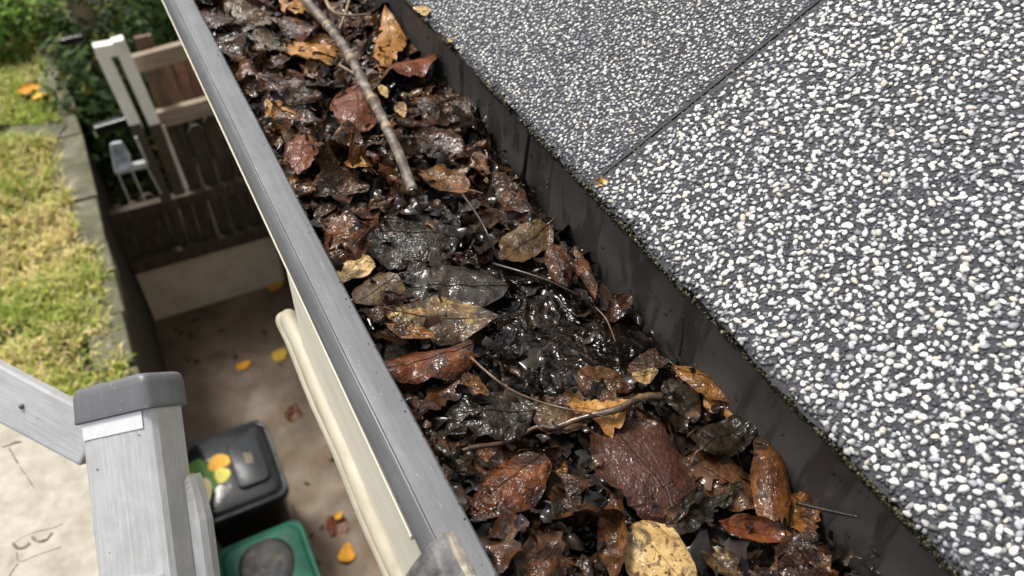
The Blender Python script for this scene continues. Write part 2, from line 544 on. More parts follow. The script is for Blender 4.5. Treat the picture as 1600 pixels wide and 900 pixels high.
M['cap'] = metal_mat('cap_plastic', (0.125, 0.128, 0.136), (0.155, 0.158, 0.167), (0.30, 0.5), 0.9)
M['house_wall'] = simple('house_wall', (0.45, 0.41, 0.33), (0.56, 0.52, 0.43), 8, (0.7, 0.85), 0.3, 50, 0.004)
M['gold'] = simple('faded_gold_print', (0.22, 0.17, 0.08), (0.36, 0.29, 0.15), 200, (0.5, 0.6), 0.1)
M['st_green'] = simple('sticker_green', (0.03, 0.12, 0.015), (0.10, 0.26, 0.03), 30, (0.3, 0.4), 0.05, spec=0.1)
M['st_orange'] = simple('sticker_orange', (0.75, 0.34, 0.02), (0.85, 0.50, 0.05), 30, (0.3, 0.4), 0.05, spec=0.1)
M['st_yellow'] = simple('sticker_yellow', (0.70, 0.60, 0.08), (0.80, 0.72, 0.15), 30, (0.3, 0.4), 0.05, spec=0.1)
M['st_cream'] = simple('sticker_cream', (0.66, 0.58, 0.25), (0.80, 0.70, 0.42), 20, (0.3, 0.4), 0.05, spec=0.1)
M['clear'] = simple('pale_plastic', (0.28, 0.32, 0.38), (0.72, 0.77, 0.83), 22, (0.12, 0.25), 0.2, 20, 0.006)
M['white_metal'] = simple('white_metal', (0.24, 0.245, 0.24), (0.40, 0.405, 0.40), 20, (0.35, 0.5), 0.1, 60, 0.001)
M['groove'] = simple('groove_dirt', (0.10, 0.065, 0.035), (0.30, 0.24, 0.17), 220, (0.7, 0.9), 0.3, 300, 0.001)


def alu_mat(name, sc):
    t = NT(name)
    v = coords(t, rnd=False)
    vs = t.n('Mapping', {'Vector': v, 'Scale': sc}).outputs[0]
    n1 = t.noise(vs, 1100, 3, 0.5)
    b = t.ramp(n1, [(0.32, (0.50, 0.502, 0.508)), (0.66, (0.63, 0.63, 0.632))])
    b = t.mix(t.math('MULTIPLY', t.ramp(t.noise(v, 40, 5, 0.7), [(0.45, 0.0), (0.7, 1.0)]), 0.45), b, (0.34, 0.335, 0.32))
    st = t.ramp(t.noise(v, 170, 2), [(0.74, 0.0), (0.78, 1.0)])
    b = t.mix(st, b, (0.12, 0.08, 0.06))
    t.p(Base_Color=b, Metallic=0.25, Roughness=t.ramp(t.noise(vs, 300, 4), [(0.3, 0.36), (0.7, 0.55)]))
    t.p(Normal=t.bump(t.math('ADD', n1, t.noise(v, 250, 3)), 0.15, 0.0006))
    return t.m


M['alu'] = alu_mat('brushed_aluminium', (1.0, 0.035, 1.0))
M['alu_brace'] = alu_mat('brushed_brace', (0.035, 1.0, 1.0))


def concrete_mat():
    t = NT('stained_concrete')
    v = coords(t, rnd=False)
    b = t.ramp(t.noise(v, 3.5, 8, 0.68, 0.4), [(0.3, (0.080, 0.054, 0.032)), (0.5, (0.145, 0.101, 0.062)), (0.7, (0.23, 0.170, 0.110))])
    d = t.ramp(t.noise(v, 28, 5, 0.7), [(0.60, 0.0), (0.72, 1.0)])
    b = t.mix(t.math('MULTIPLY', d, 0.6), b, (0.04, 0.025, 0.016))
    l = t.ramp(t.noise(v, 75, 3, 0.6), [(0.70, 0.0), (0.76, 1.0)])
    b = t.mix(t.math('MULTIPLY', l, 0.6), b, (0.32, 0.27, 0.21))
    t.p(Base_Color=b, Roughness=t.ramp(t.noise(v, 6, 4), [(0.35, 0.45), (0.65, 0.8)]))
    t.p(Normal=t.bump(t.noise(v, 60, 6, 0.7), 0.4, 0.006))
    return t.m


M['concrete'] = concrete_mat()
M['earth'] = simple('earth', (0.03, 0.024, 0.015), (0.07, 0.06, 0.03), 5, (0.8, 0.95), 0.6, 20, 0.02)

# ================================================================== HOUSE (eaves)
house = thing('house', (0.40, 0.3, 0.02), 'house roof edge with grey and white granule shingles above the leaf filled gutter', 'house')
SL = 0.59                                   # roof rise over run
XE, ZE = 0.224, 0.020                       # eave edge (top of shingle)
SEAM = 0.304
nrm = Vector((-SL, 0, 1)).normalized()
run = Vector((1, 0, SL)).normalized()


def roof_pt(s, y, h=0.0):                    # s = distance up the slope from the eave edge
    return Vector((XE, y, ZE)) + run * s + nrm * h


def shingle(y0, y1, length, name='shingle', lift=0.0):
    """one slab: gently wavy edge at the eave, 5 mm thick"""
    ny = max(12, int((y1 - y0) / 0.006))
    V, F = [], []
    ss = [0.0, 0.004, 0.05, 0.15, length]
    for i in range(ny + 1):
        y = y0 + (y1 - y0) * i / ny
        wv = 0.0014 * float(vnoise(np.array([y * 160, 3.1, 0.2]))) + 0.0020 * float(vnoise(np.array([y * 22, 1.1, 0.7])))
        row = [roof_pt(s + (wv if s < 0.01 else 0), y, lift + (0 if s > 0 else -0.0012)) for s in ss]
        low = [roof_pt(s + (wv if s < 0.01 else 0), y, lift - 0.0085) for s in (length, 0.0015)]
        V += row + low
    n = 7
    for i in range(ny):
        for k in range(n):
            F.append((i * n + k, (i + 1) * n + k, (i + 1) * n + (k + 1) % n, i * n + (k + 1) % n))
    F.append(tuple(range(n))); F.append(tuple(reversed(range(ny * n, ny * n + n))))
    L = loc_of(house)
    me = mesh(name, [v - L for v in V], F)
    bm = bmesh.new(); bm.from_mesh(me); bmesh.ops.recalc_face_normals(bm, faces=bm.faces); bm.to_mesh(me); bm.free()
    o = link(name, me, M['shingle'], house)
    me.materials.append(M['moss_edge'])
    for p in me.polygons:                    # the cut edge is overgrown
        c = p.center + L
        if p.normal.dot(run) < -0.4 and c.x < XE + 0.01:
            p.material_index = 1
    return o


sh_near = shingle(-0.14, SEAM - 0.0017, 0.62, lift=0.0022)
sh_far = shingle(SEAM + 0.0017, 0.80, 0.62)
sh_next = shingle(0.8025, 1.30, 0.62)
deck_prof = [(XE + 0.016, ZE - 0.0030), (XE + 0.55, ZE + 0.55 * SL - 0.013), (XE + 0.55, ZE + 0.55 * SL - 0.03), (XE + 0.016, ZE - 0.022)]
extrude_y('roof_deck', deck_prof, -0.14, 1.30, M['brown_wood'], house)
extrude_y('fascia_board', [(0.2365, 0.004), (0.256, 0.012), (0.256, -0.16), (0.2365, -0.16)], -0.14, 1.30, M['house_wall'], house)


def ico(sub):
    bm = bmesh.new()
    bmesh.ops.create_icosphere(bm, subdivisions=sub, radius=1.0)
    V = np.array([v.co[:] for v in bm.verts]); F = np.array([[v.index for v in f.verts] for f in bm.faces])
    bm.free()
    return V, F


def scatter_blobs(P, size, nvec, tang, cols, sub, flat=0.55, elong=0.35, seed=1):
    rg = np.random.default_rng(seed)
    V0, F0 = ico(sub)
    n = len(P)
    a = rg.random(n) * 2 * np.pi
    nv = np.array(nvec); t1 = np.array(tang); t2 = np.cross(nv, t1)
    U = np.cos(a)[:, None] * t1 + np.sin(a)[:, None] * t2
    W = -np.sin(a)[:, None] * t1 + np.cos(a)[:, None] * t2
    sx = size * (1 + elong * rg.random(n)); sy = size * (1 - elong * 0.6 * rg.random(n)); sz = size * flat * (0.8 + 0.5 * rg.random(n))
    bump = 1 + 0.30 * vnoise(V0[None] * 1.5 + rg.random((n, 1, 3)) * 30)
    L = V0[None] * bump[..., None]
    V = P[:, None, :] + L[..., 0:1] * (U * sx[:, None])[:, None] + L[..., 1:2] * (W * sy[:, None])[:, None] + L[..., 2:3] * (nv[None] * sz[:, None])[:, None]
    F = F0[None] + (np.arange(n) * len(V0))[:, None, None]
    C = np.repeat(cols, len(V0), axis=0)
    return V.reshape(-1, 3), F.reshape(-1, 3), C


def jitter_grid(u0, u1, v0, v1, step, seed):
    rg = np.random.default_rng(seed)
    u, v = np.meshgrid(np.arange(u0, u1, step), np.arange(v0, v1, step))
    u = u + (np.arange(u.shape[0]) % 2)[:, None] * step * 0.5
    P = np.stack([u.ravel(), v.ravel()], 1) + (rg.random((u.size, 2)) - 0.5) * step * 0.85
    return P[(P[:, 0] > u0) & (P[:, 0] < u1) & (P[:, 1] > v0) & (P[:, 1] < v1)]


RUN, NRM, YV = np.array(run), np.array(nrm), np.array([0.0, 1.0, 0.0])


def granules(parent, y0, y1, s1, step, lift, seed):
    rg = np.random.default_rng(seed)
    base = np.array([XE, 0, ZE]) - np.array(house.location)
    A = jitter_grid(y0 + 0.0026, y1 - 0.0026, 0.0012, s1, step, seed)
    keep = rg.random(len(A)) < 0.97
    A = A[keep]
    P = base + A[:, :1] * YV + A[:, 1:] * RUN + NRM * (lift + 0.0004)
    k = rg.random(len(A))
    patch = fbm(np.stack([A[:, 0] * 14, A[:, 1] * 14, A[:, 0] * 0 + seed], -1), 3)
    wf = (0.77 if seed == 21 else 0.66) + 0.16 * patch
    white = np.array([0.76, 0.75, 0.715]) * (0.50 + 0.50 * rg.random((len(A), 1)) ** 0.6)
    warm = np.array([0.70, 0.62, 0.50]) * (0.7 + 0.3 * rg.random((len(A), 1)))
    grey = np.array([0.26, 0.27, 0.29]) * (0.5 + 1.1 * rg.random((len(A), 1)))
    C = np.where((k < wf)[:, None], white, np.where((k < wf + 0.06)[:, None], warm, grey))
    sz = step * (0.24 + 0.23 * rg.random(len(A)) ** 1.2)
    edge = A[:, 1] < 0.006
    C[edge] *= np.where(rg.random((edge.sum(), 1)) < 0.5, 0.6, 0.12)
    V, F, CC = scatter_blobs(P, sz, NRM, YV, C, 2 if seed == 21 else 1, 0.42, 0.45, seed + 1)
    o = link('white_granules', fast_mesh('white_granules', V, F, CC), M['granule'], parent)
    o['kind'] = 'stuff'
    B = jitter_grid(y0 + 0.002, y1 - 0.002, 0.0012, s1, step * 0.66, seed + 5)
    P = base + B[:, :1] * YV + B[:, 1:] * RUN + NRM * (lift + 0.0001)
    k = rg.random((len(B), 1))
    C = np.where(k < 0.62, np.array([0.064, 0.067, 0.080]) * (0.5 + 1.2 * rg.random((len(B), 1))), np.array([0.26, 0.265, 0.28]) * (0.6 + 0.9 * rg.random((len(B), 1))))
    V, F, CC = scatter_blobs(P, step * 0.27 * (0.7 + 0.6 * rg.random(len(B))), NRM, YV, C, 1, 0.40, 0.5, seed + 6)
    o = link('dark_granules', fast_mesh('dark_granules', V, F, CC, smooth=False), M['granule'], parent)
    o['kind'] = 'stuff'


for sh, y0, y1, s1, lift, seed in ((sh_near, -0.06, SEAM - 0.0017, 0.36, 0.0022, 21), (sh_far, SEAM + 0.0017, 0.80, 0.29, 0.0, 31)):
    granules(sh, y0, y1, s1, 0.0038 if seed == 21 else 0.0032, lift, seed)

# moss along the cut edge
rg = np.random.default_rng(5)
n = 14000
yy = rg.uniform(-0.03, 0.80, n)
den = 0.40 + 0.8 * fbm(np.stack([yy * 45, yy * 0 + 2, yy * 0], 1), 3) + 0.45 * (yy < 0.25)
ok = rg.random(n) < den
yy = yy[ok]
hh = rg.uniform(-0.0088, 0.0008, len(yy))
P = np.array([XE, 0, ZE]) - np.array(house.location) + yy[:, None] * YV + hh[:, None] * NRM + (rg.uniform(-0.0014, 0.0012, len(yy)))[:, None] * RUN
C = np.array([0.050, 0.046, 0.020]) * (0.15 + 1.3 * rg.random((len(yy), 1)) ** 1.5)
C = np.where(rg.random((len(yy), 1)) < 0.03, np.array([0.30, 0.25, 0.16]), C)
V, F, CC = scatter_blobs(P, 0.00055 + 0.0007 * rg.random(len(yy)), -RUN, YV, C, 1, 0.9, 0.4, 9)
o = link('moss', fast_mesh('moss', V, F, CC, smooth=False), M['granule'], house)
o['kind'] = 'stuff'
# grit packed into the joint between the two shingles
n = 2600
ss_ = rg.uniform(0.0, 0.33, n)
P = np.array([XE, SEAM, ZE]) - np.array(house.location) + ss_[:, None] * RUN + rg.normal(0, 0.0008, n)[:, None] * YV + rg.uniform(-0.004, -0.0004, (n, 1)) * NRM
C = np.array([0.17, 0.11, 0.050]) * (0.10 + 1.2 * rg.random((n, 1)) ** 2)
V, F, CC = scatter_blobs(P, 0.0005 + 0.0006 * rg.random(n), NRM, YV, C, 1, 0.8, 0.5, 12)
o = link('joint_grit', fast_mesh('joint_grit', V, F, CC, smooth=False), M['granule'], house)
o['kind'] = 'stuff'

# fascia + moulding under the gutter front, and the wall far below
extrude_y('front_board', [(0.0498, -0.017), (0.060, -0.017), (0.060, -0.104), (0.0490, -0.104)], -0.14, 0.372, M['cream_paint'], house, ny=2)
for nm, mx, mz, mr, ye in (('moulding', 0.0490, -0.1140, 0.0068, 0.418), ('lower_moulding', 0.0462, -0.1245, 0.0060, 0.428)):
    pts, rad = [], []
    for k in range(7):
        a = R(90 * (1 - k / 6))
        pts.append((mx, ye + 0.009 * math.sin(a) - 0.009, mz)); rad.append(mr * math.cos(a) + 0.0003)
    for k in range(1, 25):
        pts.append((mx + 0.0005 * math.sin(k * 1.3), ye - 0.009 - 0.021 * k, mz + 0.0004 * math.sin(k * 2.1))); rad.append(mr)
    tube(nm, pts, rad, M['worn_cream'], house, 20)
box('wall', (0.60, 1.9, -1.58), (0.16, 6.0, 2.84), M['house_wall'], house, bev=0)
box('soffit', (0.37, 0.58, -0.166), (0.30, 1.44, 0.012), M['house_wall'], house, bev=0)

# ================================================================== GUTTER
gutter = thing('gutter', (0.15, 0.4, 0.0), 'dark grey metal gutter packed with wet rotting leaves along the roof edge', 'gutter')
YG0, YG1 = -0.12, 1.25
lip = [(0.0700, -0.0045), (0.0700, -0.0012), (0.0690, -0.0001), (0.0640, 0.0004), (0.0590, 0.0005), (0.0560, 0.0005), (0.0540, 0.0004), (0.0536, -0.0010), (0.0530, -0.0011), (0.0527, -0.0002),
       (0.0519, -0.0009), (0.0506, -0.0030), (0.0490, -0.0062), (0.0478, -0.0100), (0.0480, -0.0140), (0.0496, -0.0155), (0.0560, -0.0150), (0.0660, -0.0080)]
o = extrude_y('front_lip', lip, YG0, YG1, M['lip'], gutter, ny=240, wob=0.00003, smooth=True)
o.data.set_sharp_from_angle(angle=R(24))
for vtx in o.data.vertices:                  # slight dents and waviness of a long strip
    vtx.co.z += 0.00035 * float(vnoise(np.array([vtx.co.y * 14, vtx.co.x * 30, 4.0]))) + 0.00012 * float(vnoise(np.array([vtx.co.y * 70, vtx.co.x * 60, 8.0])))
    vtx.co.x += 0.0005 * float(vnoise(np.array([vtx.co.y * 9, 2.0, 1.0])))
extrude_y('lip_trim', [(0.0468, -0.0132), (0.0474, -0.0122), (0.0488, -0.0150), (0.0482, -0.0165), (0.0470, -0.0160)], 0.16, YG1, M['cream_paint'], gutter)
trough = [(0.0655, -0.0085), (0.0670, -0.0085), (0.0720, -0.088), (0.2335, -0.088), (0.2335, 0.011), (0.2350, 0.011), (0.2350, -0.0895), (0.0705, -0.0895)]
extrude_y('trough', trough, YG0, YG1, M['inside'], gutter)
# union bracket hooked over the lip at the near end
br = [(0.0500, 0.0016), (0.0540, 0.0036), (0.0580, 0.0044), (0.0605, 0.0036), (0.0605, 0.0009), (0.0550, -0.0002), (0.0505, -0.0020), (0.0475, -0.0060), (0.0465, -0.0110),
      (0.0470, -0.030), (0.0440, -0.040), (0.0400, -0.044), (0.0340, -0.040), (0.0330, -0.030), (0.0370, -0.018), (0.0430, -0.008)]
o = extrude_y('union_bracket', br, 0.02, 0.146, M['bracket'], gutter, ny=60, wob=0.00025, smooth=False)
extrude_y('bracket_edge', [(0.0600, 0.0008), (0.0612, 0.0036), (0.0590, 0.0051), (0.0572, 0.0050), (0.0572, 0.0042), (0.0600, 0.0036)], 0.02, 0.1462, M['worn_edge'], gutter, ny=40, wob=0.0004)


rg = np.random.default_rng(41)
n = 260
gy = rg.uniform(0.05, 0.8, n)
P = np.stack([0.0690 - np.abs(rg.normal(0, 0.0022, n)) * (rg.random(n) < 0.5) + 0.0003, gy, np.full(n, 0.0004)], 1) - np.array(gutter.location)
C = np.array([0.05, 0.035, 0.025]) * rg.uniform(0.3, 2.0, (n, 1))
V, F, CC = scatter_blobs(P, 0.00015 + 0.00045 * rg.random(n) ** 3, np.array([0, 0, 1.0]), YV, C, 1, 0.6, 0.6, 43)
o = link('grit', fast_mesh('grit', V, F, CC, smooth=False), M['granule'], gutter)
o['kind'] = 'stuff'


n = 260
cy_ = rg.uniform(0.05, 0.8, n)
P = np.stack([np.full(n, 0.2334), cy_, -0.036 + 0.040 * rg.random(n) ** 1.6], 1) - np.array(gutter.location)
C = np.where(rg.random((n, 1)) < 0.8, np.array([0.018, 0.012, 0.008]), np.array([0.16, 0.11, 0.06])) * rg.uniform(0.5, 1.5, (n, 1))
V, F, CC = scatter_blobs(P, 0.0003 + 0.0012 * rg.random(n) ** 3, np.array([-1.0, 0, 0]), YV, C, 1, 0.35, 1.2, 47)
o = link('crumbs', fast_mesh('crumbs', V, F, CC, smooth=False), M['granule'], gutter)
o['kind'] = 'stuff'


# ------------------------------------------------------------------ sludge
def muck_h(x, y):
    x, y = np.asarray(x, float), np.asarray(y, float)
    p = np.stack([x * 30, y * 30, x * 0 + 1.7], -1)
    h = -0.041 + 0.0045 * fbm(p, 2)
    h = h + 0.006 * np.clip((0.11 - x) / 0.04, 0, 1) + 0.004 * np.clip((y - 0.38) / 0.1, 0, 1)
    h = h - 0.006 * np.clip((x - 0.205) / 0.025, 0, 1)
    return h


xs = np.arange(0.0665, 0.2334, 0.0013)
ys = np.arange(0.0, 1.0, 0.0013)
X, Y = np.meshgrid(xs, ys)
H = muck_h(X, Y)
q = np.stack([X * 140, Y * 140, X * 0], -1)
H = H + 0.0016 * (1 - np.abs(fbm(q, 3))) - 0.001 + 0.0006 * fbm(q * 3.1 + 9, 2)
V = np.stack([X, Y, H], -1).reshape(-1, 3) - np.array(gutter.location) * 0
ny_, nx_ = X.shape
I = np.arange(ny_ * nx_).reshape(ny_, nx_)
F = np.stack([I[:-1, :-1], I[:-1, 1:], I[1:, 1:], I[1:, :-1]], -1).reshape(-1, 4)
o = link('sludge', fast_mesh('sludge', V, F), M['muck'])
o['kind'] = 'stuff'
tag(o, 'black wet sludge of rotted leaves lying in the gutter', 'sludge')


# black water standing in the low middle, and a smaller puddle in the near corner
def water_mat():
    t = NT('black_water')
    v = coords(t, rnd=False)
    t.p(Base_Color=t.ramp(t.noise(v, 70, 4), [(0.4, (0.004, 0.003, 0.002)), (0.75, (0.016, 0.009, 0.005))]), Roughness=0.03)
    h = t.math('ADD', t.noise(v, 75, 2, 0.45, 1.2), t.math('MULTIPLY', t.noise(v, 230, 1), 0.16))
    t.p(Normal=t.bump(h, 1.0, 0.0060))
    t.b.inputs['Specular IOR Level'].default_value = 0.28
    return t.m


M['water'] = water_mat()
for cx, cy, rx, ry, lab in ((0.180, 0.262, 0.050, 0.078, 'black glinting water standing in the middle of the gutter'), (0.112, 0.118, 0.038, 0.036, 'small black puddle beside the lip below the rust orange leaf')):
    gx, gy = np.meshgrid(np.linspace(cx - rx, cx + rx, 90), np.linspace(cy - ry, cy + ry, 120))
    gz = -0.0345 + 0.0008 * fbm(np.stack([gx * 60, gy * 60, gx * 0 + 3], -1), 2)
    dd = np.hypot((gx - cx) / rx, (gy - cy) / ry) + 0.25 * fbm(np.stack([gx * 50, gy * 50, gx * 0], -1), 2)
    gz = gz - 0.010 * np.clip((dd - 0.72) / 0.28, 0, 1)
    gx = np.clip(gx, 0.0668, 0.2332)
    I = np.arange(gx.size).reshape(gx.shape)
    F = np.stack([I[:-1, :-1], I[:-1, 1:], I[1:, 1:], I[1:, :-1]], -1).reshape(-1, 4)
    o = link('water', fast_mesh('water', np.stack([gx, gy, gz], -1).reshape(-1, 3), F), M['water'])
    o['kind'] = 'structure'


# ------------------------------------------------------------------ leaves
def width_fn(kind, u):
    if kind == 'round':
        return np.sqrt(np.clip(1 - (2 * u - 1) ** 2, 0, 1)) ** 0.95
    if kind == 'ovate':
        return np.sin(np.pi * np.clip(u, 0, 1) ** 0.72) ** 0.75
    if kind == 'lance':
        return np.sin(np.pi * u) ** 1.0
    if kind == 'point':                        # broad base drawn out to a tip
        return np.clip(np.sin(np.pi * np.clip(u, 0, 1) ** 0.55) ** 0.9, 0, 1)
    if kind == 'lobed':
        return np.sin(np.pi * np.clip(u, 0, 1) ** 0.75) ** 0.7 * (0.78 + 0.30 * np.abs(np.cos(u * 9.5)))
    if kind == 'strip':
        return np.clip(np.sin(np.pi * u), 0, 1) ** 0.35
    return np.sin(np.pi * u)


def leaf_arrays(L, W, kind, cup, curl, crumple, seed, nu=30, nv=16, fold=0.0, ragged=0.05, twist=0.0):
    rg = np.random.default_rng(seed)
    u = np.linspace(0, 1, nu + 1)[:, None]
    v = np.linspace(-1, 1, nv + 1)[None, :]
    u, v = [np.array(q) for q in np.broadcast_arrays(u, v)]
    wd = width_fn(kind, u) + 0.012
    s3 = rg.random(3) * 25
    rag = 1 + ragged * vnoise(np.stack([u * 9 + s3[0], np.sign(v) * 3 + u * 0 + s3[1], u * 0 + v * 0 + s3[2]], -1)) \
            + ragged * 0.7 * vnoise(np.stack([u * 24 + s3[0], np.sign(v) * 3 + u * 0 + s3[1], u * 0 + v * 0 + 2], -1))
    sg = np.where(v >= 0, 1.0, -1.0)
    rag = rag + ragged * 3.2 * vnoise(np.stack([u * 3.1 + s3[2], sg * 5 + s3[0], u * 0 + s3[1]], -1))
    bite = vnoise(np.stack([u * 6.5 + s3[1], sg * 4 + s3[2], u * 0 + s3[0]], -1))
    rag = rag - ragged * 6.0 * np.clip(bite - 0.55, 0, 1)
    x = u * L + 0.5 * ragged * L * v * v * vnoise(np.stack([u * 5 + s3[0], sg * 2 + s3[1], u * 0 + 9], -1))
    y = v * wd * rag * W / 2
    y = y + 0.06 * L * np.sin(u * 2.5 + s3[0]) * 0.6
    z = np.zeros_like(x)
    if fold:                                   # valley / ridge along the midrib
        z = z + fold * np.abs(y)
    # relief: puckered between side veins
    av = np.abs(v) * wd
    z = z + 0.010 * L * np.cos((u - 0.28 * av) * 2 * np.pi * 7) * np.clip(av * 2, 0, 1) * 0.18
    z = z + 0.10 * W * np.abs(v) ** 4 * vnoise(np.stack([u * 5 + s3[1], v * 1.5 + s3[0], u * 0], -1))
    if cup:
        Rr = W / 2 / cup
        yy_ = y / Rr
        y, z = Rr * np.sin(yy_), z * 1 + Rr * (1 - np.cos(yy_))
    if curl:
        Rr = L / curl
        a = (x - L * 0.5) / Rr
        x, z = L * 0.5 + (Rr - z) * np.sin(a), Rr - (Rr - z) * np.cos(a)
    if twist:
        a = twist * (u - 0.5) + 0 * v
        y, z = y * np.cos(a) - z * np.sin(a), y * np.sin(a) + z * np.cos(a)
    P = np.stack([x / L * 3.2, y / L * 3.2, z * 0], -1) + rg.random(3) * 20
    crumple = crumple * 1.5
    z = z + crumple * L * (0.75 * fbm(P, 3) + 0.45 * (0.5 - np.abs(vnoise(P * 2.4 + 3))) + 0.18 * (0.5 - np.abs(vnoise(P * 6.1 + 5))))
    y = y + crumple * L * 0.35 * fbm(P + 11, 2)
    x = x + crumple * L * 0.35 * fbm(P + 17, 2)
    V = np.stack([x - L / 2, y, z], -1)
    V[..., 2] -= np.median(V[..., 2])
    uu = np.broadcast_to(u, x.shape)
    vv = np.broadcast_to(v * 0.5 + 0.5, x.shape)
    I = np.arange((nu + 1) * (nv + 1)).reshape(nu + 1, nv + 1)
    F = np.stack([I[:-1, :-1], I[1:, :-1], I[1:, 1:], I[:-1, 1:]], -1).reshape(-1, 4)
    return V, F, uu, vv


def leaf_mesh(name, V, F, uu, vv):
    me = fast_mesh(name, V.reshape(-1, 3), F)
    uvl = me.uv_layers.new(name='UVMap')
    idx = F.ravel()
    uvs = np.stack([uu.ravel()[idx], vv.ravel()[idx]], 1).astype(np.float32)
    uvl.data.foreach_set('uv', uvs.ravel())
    return me


LEAFSEED = [100]
HERO = []


def leaf(px0, px1, wpx, dz, kind, mat, label, cup=0.5, curl=0.3, crumple=0.035, roll=0.0, pitch=0.0, stem=0, rib=True,
         group=None, fold=0.0, ragged=0.05, z=None, plane=None, twist=0.0, nu=30, nv=16, name='leaf', cat='leaf'):
    """Lay a leaf whose base/tip are seen at these two photo points (its plane is muck_h + dz)."""
    LEAFSEED[0] += 1
    zz = -0.036 if z is None else z
    for _ in range(3):
        a, b = atz(px0[0], px0[1], zz), atz(px1[0], px1[1], zz)
        c = (a + b) / 2
        if z is None:
            zz = float(muck_h(np.array(c.x), np.array(c.y))) + dz * 0.66
    d = b - a
    L = d.length
    x = d.normalized()
    y = Vector((0, 0, 1)).cross(x)
    # width: step perpendicular in the picture, land on the plane, measure across the axis
    mx, my = (px0[0] + px1[0]) / 2, (px0[1] + px1[1]) / 2
    tx, ty = px1[0] - px0[0], px1[1] - px0[1]
    tl = math.hypot(tx, ty)
    q1 = atz(mx - ty / tl * wpx / 2, my + tx / tl * wpx / 2, zz)
    q2 = atz(mx + ty / tl * wpx / 2, my - tx / tl * wpx / 2, zz)
    W = abs((q2 - q1).dot(y))
    V, F, uu, vv = leaf_arrays(L, W, kind, cup * 1.25, curl * 1.4, crumple, LEAFSEED[0], nu, nv, fold, ragged * 1.3, twist)
    o = link(name, leaf_mesh(name, V, F, uu, vv), mat)
    o.matrix_world = Matrix.Translation(c) @ Matrix((x, y, Vector((0, 0, 1)))).transposed().to_4x4() @ Matrix.Rotation(roll, 4, 'X') @ Matrix.Rotation(pitch, 4, 'Y')
    tag(o, label, cat, group)
    HERO.append((c.x, c.y, 0.5 * min(L, W * 1.4)))
    nv2 = V.shape[1] // 2
    if rib:
        pts = [Vector(V[i, nv2]) + Vector((0, 0, 0.0002)) for i in range(0, V.shape[0], 2)]
        rads = [max(0.00015, L * 0.008 * (1 - 0.85 * i / len(pts))) for i in range(len(pts))]
        vv_, ff_ = tube_vf(pts, rads, 5)
        link('midrib', mesh('midrib', vv_, ff_), mat, o, smooth=True)
    if stem:
        p0 = Vector(V[0, nv2]); p1 = Vector(V[1, nv2])
        dr = (p0 - p1).normalized()
        pts = [p0 + Vector((0.001, 0, 0)), p0 + dr * stem * 0.4 + Vector((0, stem * 0.08, 0.001)), p0 + dr * stem + Vector((0, -stem * 0.12, -0.002))]
        pts = smooth_path(pts, 4)
        vv_, ff_ = tube_vf(pts, 0.0006, 6)
        link('stem', mesh('stem', vv_, ff_), M['twig'], o, smooth=True)
    return o


# hero leaves: base px, tip px, width px, height above sludge, outline, material, label
leaf((955, 650), (1068, 812), 150, 0.019, 'round', M['maroon'], 'large wet maroon brown leaf lying flat below the muddy stick', cup=-0.35, curl=-0.25, crumple=0.016, nu=44, nv=28, roll=-0.08, stem=0.012)
leaf((852, 712), (733, 806), 108, 0.020, 'ovate', M['rust'], 'glossy rust orange leaf beside the gutter lip in the near corner', cup=-0.75, curl=-0.35, crumple=0.03, nu=40, nv=24, roll=0.15)
leaf((948, 780), (972, 915), 66, 0.030, 'ovate', M['brown'], 'curled light brown leaf standing on edge beside the cream leaf', cup=1.0, curl=0.5, crumple=0.045, roll=0.55, twist=0.7, nu=36, nv=20)
leaf((985, 822), (1090, 925), 104, 0.022, 'ovate', M['cream'], 'pale cream leaf speckled black at the bottom of the gutter view', cup=-0.35, curl=-0.2, crumple=0.012, nu=36, nv=20, ragged=0.03)
leaf((1200, 680), (1216, 826), 78, 0.026, 'strip', M['brown'], 'wet brown leaf rolled lengthwise against the gutter back wall', cup=-1.0, curl=-0.35, crumple=0.03, nu=36, nv=20, ragged=0.06)
leaf((1092, 702), (1197, 648), 58, 0.024, 'ovate', M['black'], 'crinkled grey black leaf above the rolled brown leaf', cup=-0.5, curl=0.2, crumple=0.05, nu=36, nv=20, stem=0.008)
leaf((1050, 568), (1198, 634), 46, 0.025, 'lance', M['amber'], 'long amber brown leaf with a dark tip touching the back wall', cup=-0.8, curl=-0.35, crumple=0.03, roll=-0.35, stem=0.006)
leaf((1098, 600), (1172, 652), 46, 0.020, 'ovate', M['tan'], 'tan leaf half hidden under the long amber leaf', cup=-0.5, curl=0.1, crumple=0.04)
leaf((1065, 715), (1200, 795), 84, 0.014, 'ovate', M['dark'], 'flat dark brown leaf tucked under the rolled brown leaf', cup=-0.4, curl=-0.2, crumple=0.035, nu=36, nv=20)
leaf((1222, 822), (1290, 775), 74, 0.022, 'lobed', M['amber'], 'tan brown lobed leaf with points behind the rolled leaf near the back wall', cup=0.5, curl=0.4, crumple=0.06, ragged=0.16, stem=0.014)
leaf((1120, 812), (1240, 838), 46, 0.016, 'lance', M['red'], 'narrow reddish leaf curled below the rolled brown leaf', cup=0.9, curl=0.5, crumple=0.04, roll=0.3)
leaf((1155, 760), (1030, 850), 40, 0.018, 'strip', M['black'], 'torn black leaf strip right of the cream leaf', cup=0.6, curl=0.3, crumple=0.08, ragged=0.2)
leaf((1098, 750), (1048, 830), 34, 0.020, 'strip', M['black'], 'short black leaf shred against the maroon leaf', cup=0.6, curl=0.5, crumple=0.09, ragged=0.2)
leaf((980, 642), (884, 632), 52, 0.024, 'point', M['tan'], 'bright tan pointed leaf with torn edge above the maroon leaf', cup=-0.3, curl=0.25, crumple=0.05, ragged=0.22)
